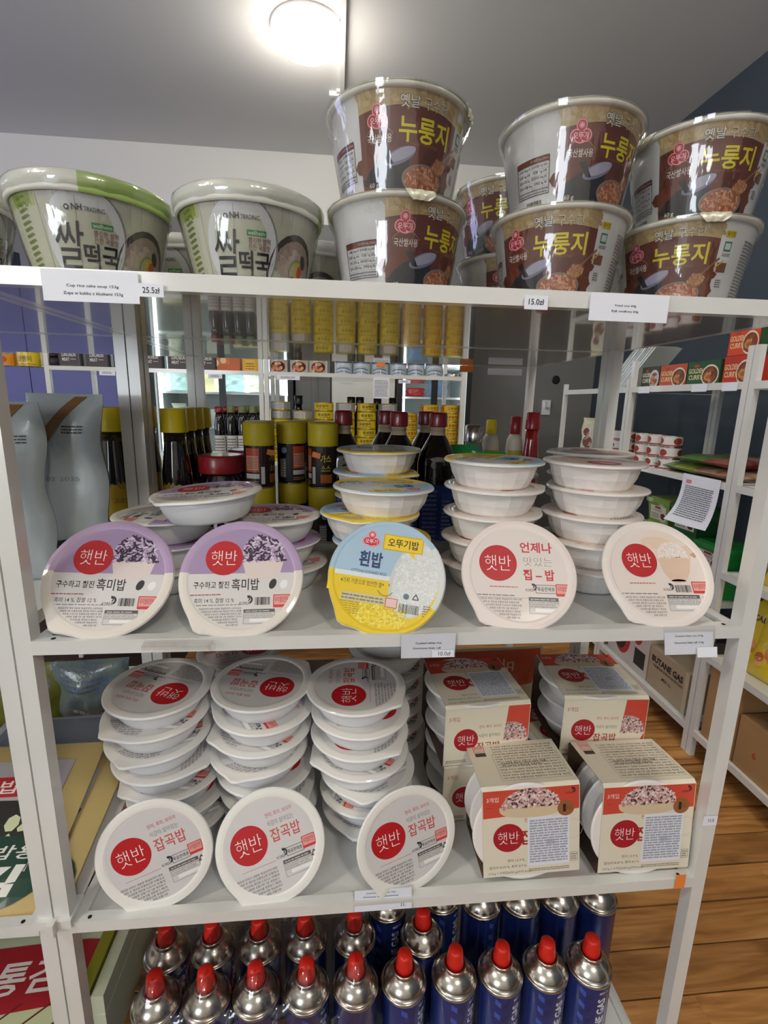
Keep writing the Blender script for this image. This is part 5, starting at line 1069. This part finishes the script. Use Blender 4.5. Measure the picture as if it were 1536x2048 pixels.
mat('chill_a', 'cfd8c0', .4, coat=.3); mat('chill_b', 'd9d2a0', .4, coat=.3); mat('chill_c', 'a9c9c9', .4, coat=.3); mat('chill_d', 'a8262a', .4, coat=.3); mat('chill_e', '7a2f4a', .4, coat=.3); mat('chill_f', '3f8f4a', .4, coat=.3); mat('chill_g', '6a8fb8', .4, coat=.3)
fridge('left lit fridge with pale packs seen between the far racks', -.70, .09, 2.46, 2.9, .42, (-.50, -.27, -.075), [('chill_a', 'bag', 'pale pack'), ('chill_b', 'box', 'cream box'), ('chill_c', 'bag', 'bluish bag'), ('chill_a', 'box', 'pale box')], 3, 5)
fridge('right lit fridge with red and green packs right of the white panel', .69, 1.13, 2.46, 2.9, .42, (-.50, -.27, -.075, .1), [('chill_d', 'bag', 'red pack'), ('chill_e', 'bag', 'purple pack'), ('chill_f', 'box', 'green box'), ('chill_g', 'bag', 'blue pack')], 8, 4)
b = MB(); b.box(.31, .68, 2.5, 2.56, FLOOR, .012); b.box(.36, .43, 2.497, 2.5, -.006, -.002); b.box(.31, .68, 2.496, 2.5, -.62, -.615)
thing('white_cabinet', 'plain white cabinet panel between the two lit fridges', 'cabinet', (0, 0, 0), me=b.mesh('white_cabinet', 'white_panel'))
b = MB(); b.box(.1, .30, 2.5, 2.8, FLOOR, .4); b.box(.13, .19, 2.496, 2.5, -1.1, .3); b.box(.222, .228, 2.49, 2.5, -1.2, .38)
thing('grey_cupboard', 'dark grey cupboard right of the left fridge', 'cabinet', (0, 0, 0), me=b.mesh('grey_cupboard', 'grey_panel'))
b = MB()
for x in (-2.6, -2.0, -1.4): b.box(x, x + .595, 2.6, 2.66, FLOOR, .3)
b.box(-2.6, -.805, 2.62, 2.68, FLOOR, .29)
thing('lavender_partition', 'lavender blue panelled partition behind the far left rack', 'partition', (0, 0, 0), me=b.mesh('lavender_partition', 'wall_lavender'))
b = MB(); b.lathe([(.028, 0), (.028, .004), (.02, .006)], 24); o = thing('cable_outlet', 'round dark outlet on the grey back wall', 'outlet', (1.846, YB - .012, .066), (R(90), 0, 0), me=b.mesh('wall_cap', 'dark'))
b = MB(); b.box(-.03, .03, -.012, 0, -.05, .05); b.box(-.012, .012, -.05, -.012, .0, .045); o = thing('wall_socket', 'white wall socket with black plug on the grey back wall', 'socket', (1.79, YB - .012, -.122), me=b.mesh('wall_socket', ['paper']))

# ---------------------------------------------------------------- racks along the slate wall on the right
XD = 1.52
LV = [-.03, -.33, -.72, -1.155]
rack('white rack by the slate wall with curry boxes, packs and green tubs', XD, 1.466, .6, .4, LV, .07, R(-90), pw=.02, holes=False, hb=.022)
rack('far white rack by the slate wall holding small tins', XD, 2.07, .6, .4, LV[:2] + [-.72, -1.155], .0, R(-90), pw=.02, holes=False, hb=.022)
rack('nearest right rack cut by the photo edge, with yellow snack bags', XD, .862, .6, .4, [-.03, -.33, -.6, -.88, -1.155], .07, R(-90), pw=.02, holes=False, hb=.022)
XI = XD + .03
def curry(label, y1, y0, z, h, bg, bowlc='6b3a1c', txt='e9d6a0', depth=.12):
    w = y1 - y0; a = Art(1); a.rect(-w / 2, .001, w / 2, h - .001, bg, 0); a.ell(w * .22, h * .42, w * .26, h * .42, 'e6dcc8', 1); a.ell(w * .22, h * .42, w * .23, h * .35, bowlc, 2)
    a.grains(lambda r: (w * .22 + w * .17 * r.uniform(-1, 1), h * .42 + h * .22 * r.uniform(-1, 1)), 18, ['a5622c', '8a4a22', 'c98a4a'], .009, .006, 3)
    a.text('GOLDEN', -w * .22, h * .62, w * .48, h * .2, txt, 4, .02); a.text('CURRY', -w * .22, h * .36, w * .44, h * .2, txt, 4, .02); a.ell(-w * .22, h * .82, w * .09, h * .06, 'b5402a', 4)
    cardbox('curry_box', label, 'box', XI, XI + depth, y0, y1, z, h, 'box_dkgreen' if bg != 'c2341f' else 'box_red', a, 'x', 'curry roux boxes on the right rack')
mat('box_dkgreen', '2f4a2c', .5); mat('box_red', 'b5301c', .5)
z_ = -.03 - PB
curry('dark curry box farthest from the viewer on the right rack', 1.435, 1.325, z_, .08, '3a3a2c', 'b9b0c8', 'e6e0c8')
curry('orange red curry box between dark and green ones', 1.32, 1.175, z_, .08, 'c2522c')
curry('green curry box left of the tall red one', 1.17, 1.02, z_, .08, '23532f')
curry('red curry box at the bottom of the near pair', 1.005, .89, z_, .085, 'c2341f', '7a2c1a')
curry('orange red curry box on top of the near pair', 1.0, .885, z_ + .086, .08, 'd9481c', '8a3a1a')
mat('clear_pack', 'd5d6d4', .25, coat=.5, bump=(40, .6, .004))
b = MB()
for k in range(10):
    y0, dz = .016 * k, .004 * (k % 3)
    b.add([(x, y + y0, z) for x in (0, .11) for (y, z) in ((0, 0), (.013, 0), (-.187, .155 + dz), (-.2, .155 + dz))], [(0, 1, 2, 3), (4, 7, 6, 5), (0, 4, 5, 1), (1, 5, 6, 2), (2, 6, 7, 3), (3, 7, 4, 0)])
thing('chopstick_bundle', 'slanted white bundle of wrapped sticks left of the curry boxes', 'bundle', (XI + .02, 1.60, z_ + .0005), me=b.mesh('chopstick_bundle', 'clear_pack'))
# small tins
def kim(a, r, h): a.rect(-r * 3, .003, r * 3, h - .003, 'e3dfda', 0); [a.ell(s, h * .5, r * .45, h * .3, '9a3a24', 1) for s in (-.07, 0, .07)]; a.rect(-r * 3, .003, r * 3, .008, 'a82a26', 1)
KT = (lambda A: (kim(A, .037, .042), tin_parts(.037, .042, A))[1])(Art(1))
for c_ in range(5):
    for k in range(3):
        tin(f'white and red small tin, {ORD[2 - k]} of column {["one", "two", "three", "four", "five"][c_]} from the near end', KT, XD + .065, 1.25 + .082 * c_ + (.026 if c_ > 2 else 0), -.33 - PB + k * .0425, -90 + rs.uniform(-20, 20), 'small tins stacked on the right racks')
a = Art(1); a.poly([(-.05, .0), (.05, .0), (.035, .13), (-.03, .13)], 'd8d2c8', 1); a.ell(.0, .05, .03, .03, '7a4a3a', 2); a.ell(-.01, .1, .02, .02, '8a3a34', 2)
pouch('snack_bag', 'white bag with brown print on the far right rack', 'bag', .12, .17, .025, 'bag_cream', (XD + .1, 1.92, -.33 - PB + .0005), (0, 0, R(-70)), a, seed=40)
pouch('flat_pack', 'green pack lying on top of the far right rack', 'food pack', .16, .12, .015, 'chill_f', (XD + .13, 1.9, -.03 - PB + .018), (R(-84), 0, R(-90)), seed=41)
mat('pk_green', '3f6b34', .4, coat=.3, vary=(14, '7a9a4a', .8)); mat('pk_brown', '8a4a28', .4, coat=.3, vary=(16, 'e0d2b0', .9)); mat('pk_lime', '9aa83a', .4, coat=.3, vary=(16, '3f6b34', .8)); mat('pk_red', '8a2420', .4, coat=.3, vary=(20, 'c9b8a0', .6))
for i, (y, m_, lb, dz) in enumerate([(1.22, 'pk_green', 'dark green dried food bag lying flat, farthest', 0), (1.13, 'pk_lime', 'lime and green bag lying flat in the middle', .0), (1.03, 'pk_brown', 'brown and cream bag lying flat', .0), (.94, 'pk_brown', 'brown and cream bag lying flat, nearest the posts', 0), (1.10, 'pk_green', 'dark green bag lying on top of the others', .036), (.98, 'pk_red', 'dark red bag lying on top of the brown ones', .036)]):
    pouch('dried_food_bag', lb, 'bag', .15, .26, .017, m_, (XI + .0, y - (.035 if i < 4 else 0) * 0, -.33 - PB + .019 + dz), (R(-90), 0, R(-90)), group='dried food bags lying on the right rack', seed=50 + i, lumps=.003)
# notice sheet, curled at its lower edge
b = MB(); b.grid(lambda u, v: (-.002 - .05 * v ** 3 * (1 - .5 * u) - .006 * math.sin(3 * u) * v, -.17 * u, -.16 * v), 8, 10)
t = thing('notice_sheet', 'white printed sheet curling from the right rack shelf edge', 'notice', (XD - .001, 1.07, -.325), me=b.mesh('notice_sheet', 'paper'))
a = Art(1); a.fine(.02, -.14, .15, -.035, 16, '77797f', 1, wmin=.003, wmax=.016); a.rect(.02, -.03, .045, -.018, 'd98a90', 1)
inst('printed_text', a.mesh('printed_text', lambda x, y, z: (-.002 - .05 * (-y / .16) ** 3 * (1 - .5 * x / .17) - .006 * math.sin(3 * x / .17) * (-y / .16) - .0008 - z, -x, y), 'print_card', cut=.02), t)
# green tubs
mat('tub_light', '7f9a34', .35, coat=.4); mat('tub_dark', '1f5f30', .35, coat=.4); mat('tub_bright', '17903a', .35, coat=.4)
def tub_parts(m):
    w, d, h = .06, .065, .085; b = MB(); t = .86
    b.add([(sx * w * q, sy * d * q, z) for z, q in ((0, t), (h, 1)) for sx, sy in ((-1, -1), (1, -1), (1, 1), (-1, 1))], [(3, 2, 1, 0), (4, 5, 6, 7), (0, 1, 5, 4), (1, 2, 6, 5), (2, 3, 7, 6), (3, 0, 4, 7)]); body = b.mesh('tub', m)
    b = MB(); b.box(-w - .004, w + .004, -d - .004, d + .004, h - .012, h + .004); b.box(-w + .006, w - .006, -d + .006, d - .006, h + .004, h + .008); lid = b.mesh('lid', m)
    a = Art(1); a.rect(-.046, .01, .046, .062, 'dcdcc8', 0); a.text('Ssamjang', -.006, .045, .05, .01, '2a5a34', 1); a.rect(-.02, .052, .015, .06, 'b5282a', 1); a.ell(.028, .026, .014, .012, '6b2a1a', 1); a.fine(-.04, .014, .005, .034, 3, '5a6a5a', 1, wmin=.003, wmax=.01)
    return body, lid, a.mesh('printed_label', lambda x, y, z: (-w * (t + (1 - t) * y / h) - .001 - z, -x, y), 'print_card')
TB = {m: tub_parts(m) for m in ('tub_light', 'tub_dark', 'tub_bright')}
for m, y, n, yaw in (('tub_light', 1.24, 3, 0), ('tub_dark', 1.095, 3, 3), ('tub_bright', .955, 2, -2)):
    for k in range(n):
        t = thing('sauce_tub', f'{"olive" if m == "tub_light" else "dark" if m == "tub_dark" else "bright"} green sauce tub, {ORD[n - 1 - k]} of its stack', 'tub', (XI + .07, y, -.72 - PB + .0005 + k * .0935), (0, 0, R(yaw)), 'green sauce tubs on the right rack')
        for nm, me in zip(('tub', 'lid', 'printed_label'), TB[m]): inst(nm, me, t)
zz = -1.155 - PB
a = Art(1); a.rect(-.14, .002, .14, .19, 'd0c6bd', 0); a.ell(-.04, .1, .055, .07, 'b5303a', 1); a.ell(-.055, .09, .04, .045, '3a2624', 2); a.rect(.05, .03, .12, .1, '2f2b2b', 1); a.ell(.06, .15, .03, .035, 'b5303a', 1)
cardbox('carton', 'white and red food carton left of the butane carton', 'box', XI, XI + .25, 1.155, 1.43, zz, .19, 'box_cream', a, 'x')
def gas_carton(label, y0, y1):
    w = y1 - y0; a = Art(1); a.text('BUTANE GAS', -w * .03, .115, w * .8, .026, '2a2523', 1, .04); a.text('PREMIUM ISOBUTAN BUTAN', 0, .09, w * .74, .010, '4a423c', 1, .01); a.text('MSF-1a', 0, .06, w * .24, .014, '4a423c', 1, .01)
    t = cardbox('carton', label, 'box', XI, XI + .3, y0, y1, zz, .155, 'carton_pale', a, 'x')
    b = MB(); b.box(-.152, .152, -w / 2 - .001, -w / 2 + .018, -.0002, .1565); b.box(-.1515, -.1505, -w / 2, w / 2, .1, .101); inst('packing_tape', b.mesh('packing_tape', 'tape'), t)
mat('carton_pale', 'b7a488', .6, vary=(5, 'a5917a', .5)); mat('tape', 'c9bda0', .3, coat=.5)
gas_carton('pale brown carton printed BUTANE GAS on the bottom shelf of the right rack', .93, 1.148)
# nearest right rack
a = Art(1); a.text('1', -.02, .2, .004, .02, '5a4026', 1); a.rect(.0, .02, .002, .25, '8f6f48', 1)
cardbox('carton', 'tall brown carton standing at the far end of the nearest right rack', 'box', XD + .012, XD + .3, .70, .825, zz, .25, 'carton', a, 'x')
a = Art(1); a.text('6', -.03, .08, .014, .022, 'b5502c', 1, .02); a.text('7', .03, .1, .012, .02, 'b5502c', 1, .02)
cardbox('carton', 'low brown carton with orange digits at the right photo edge', 'box', XD + .012, XD + .3, .50, .69, zz, .17, 'carton', a, 'x')
mat('snack_yellow', 'e2c21a', .35, coat=.4, bump=(20, .4, .006)); mat('snack_olive', '6b6a1e', .35, coat=.4, bump=(20, .4, .006))
def snack_art():
    a = Art(1); a.text('Z', -.02, .2, .03, .04, '2a221c', 1, .05); a.text('ICAL', .02, .165, .05, .018, '3a2f6b', 1, .02); [a.ell(.0 + .022 * math.cos(k * 1.3), .07 + .02 * math.sin(k * 1.7), .016, .014, c, 1 + .1 * k) for k, c in enumerate(('d9822c', 'e89a3c', 'c2641c', 'f0b060', 'd9822c', 'e8a04a'))]
    return a
for i, (y, z, m_, lb) in enumerate([(.775, -.88, 'snack_yellow', 'yellow snack bag with orange puffs, nearest the post'), (.69, -.88, 'snack_yellow', 'yellow snack bag with orange puffs, cut by the photo edge'), (.775, -.6, 'snack_olive', 'olive snack bag above the yellow ones'), (.69, -.6, 'snack_yellow', 'yellow snack bag on the middle shelf at the photo edge')]):
    pouch('snack_bag', lb, 'bag', .13, .235, .03, m_, (XD + .06 + .0 * i, y, z - PB + .001), (R(-16), 0, R(-86)), snack_art(), 'snack bags on the nearest right rack', seed=60 + i, lumps=.006)
for lb, y, z, l in (('white price card strip under the green curry box', 1.06, -.044, .07), ('white price card strip under the dark curry box', 1.36, -.044, .07), ('white price card strip under the red curry box', .93, -.044, .06)):
    b = MB(); b.box(-.002, -.001, -l / 2, l / 2, -.012, .012); thing('price_card', lb, 'price tag', (XD - .001, y, z), group='price cards on the right rack', me=b.mesh('price_card', 'paper'))
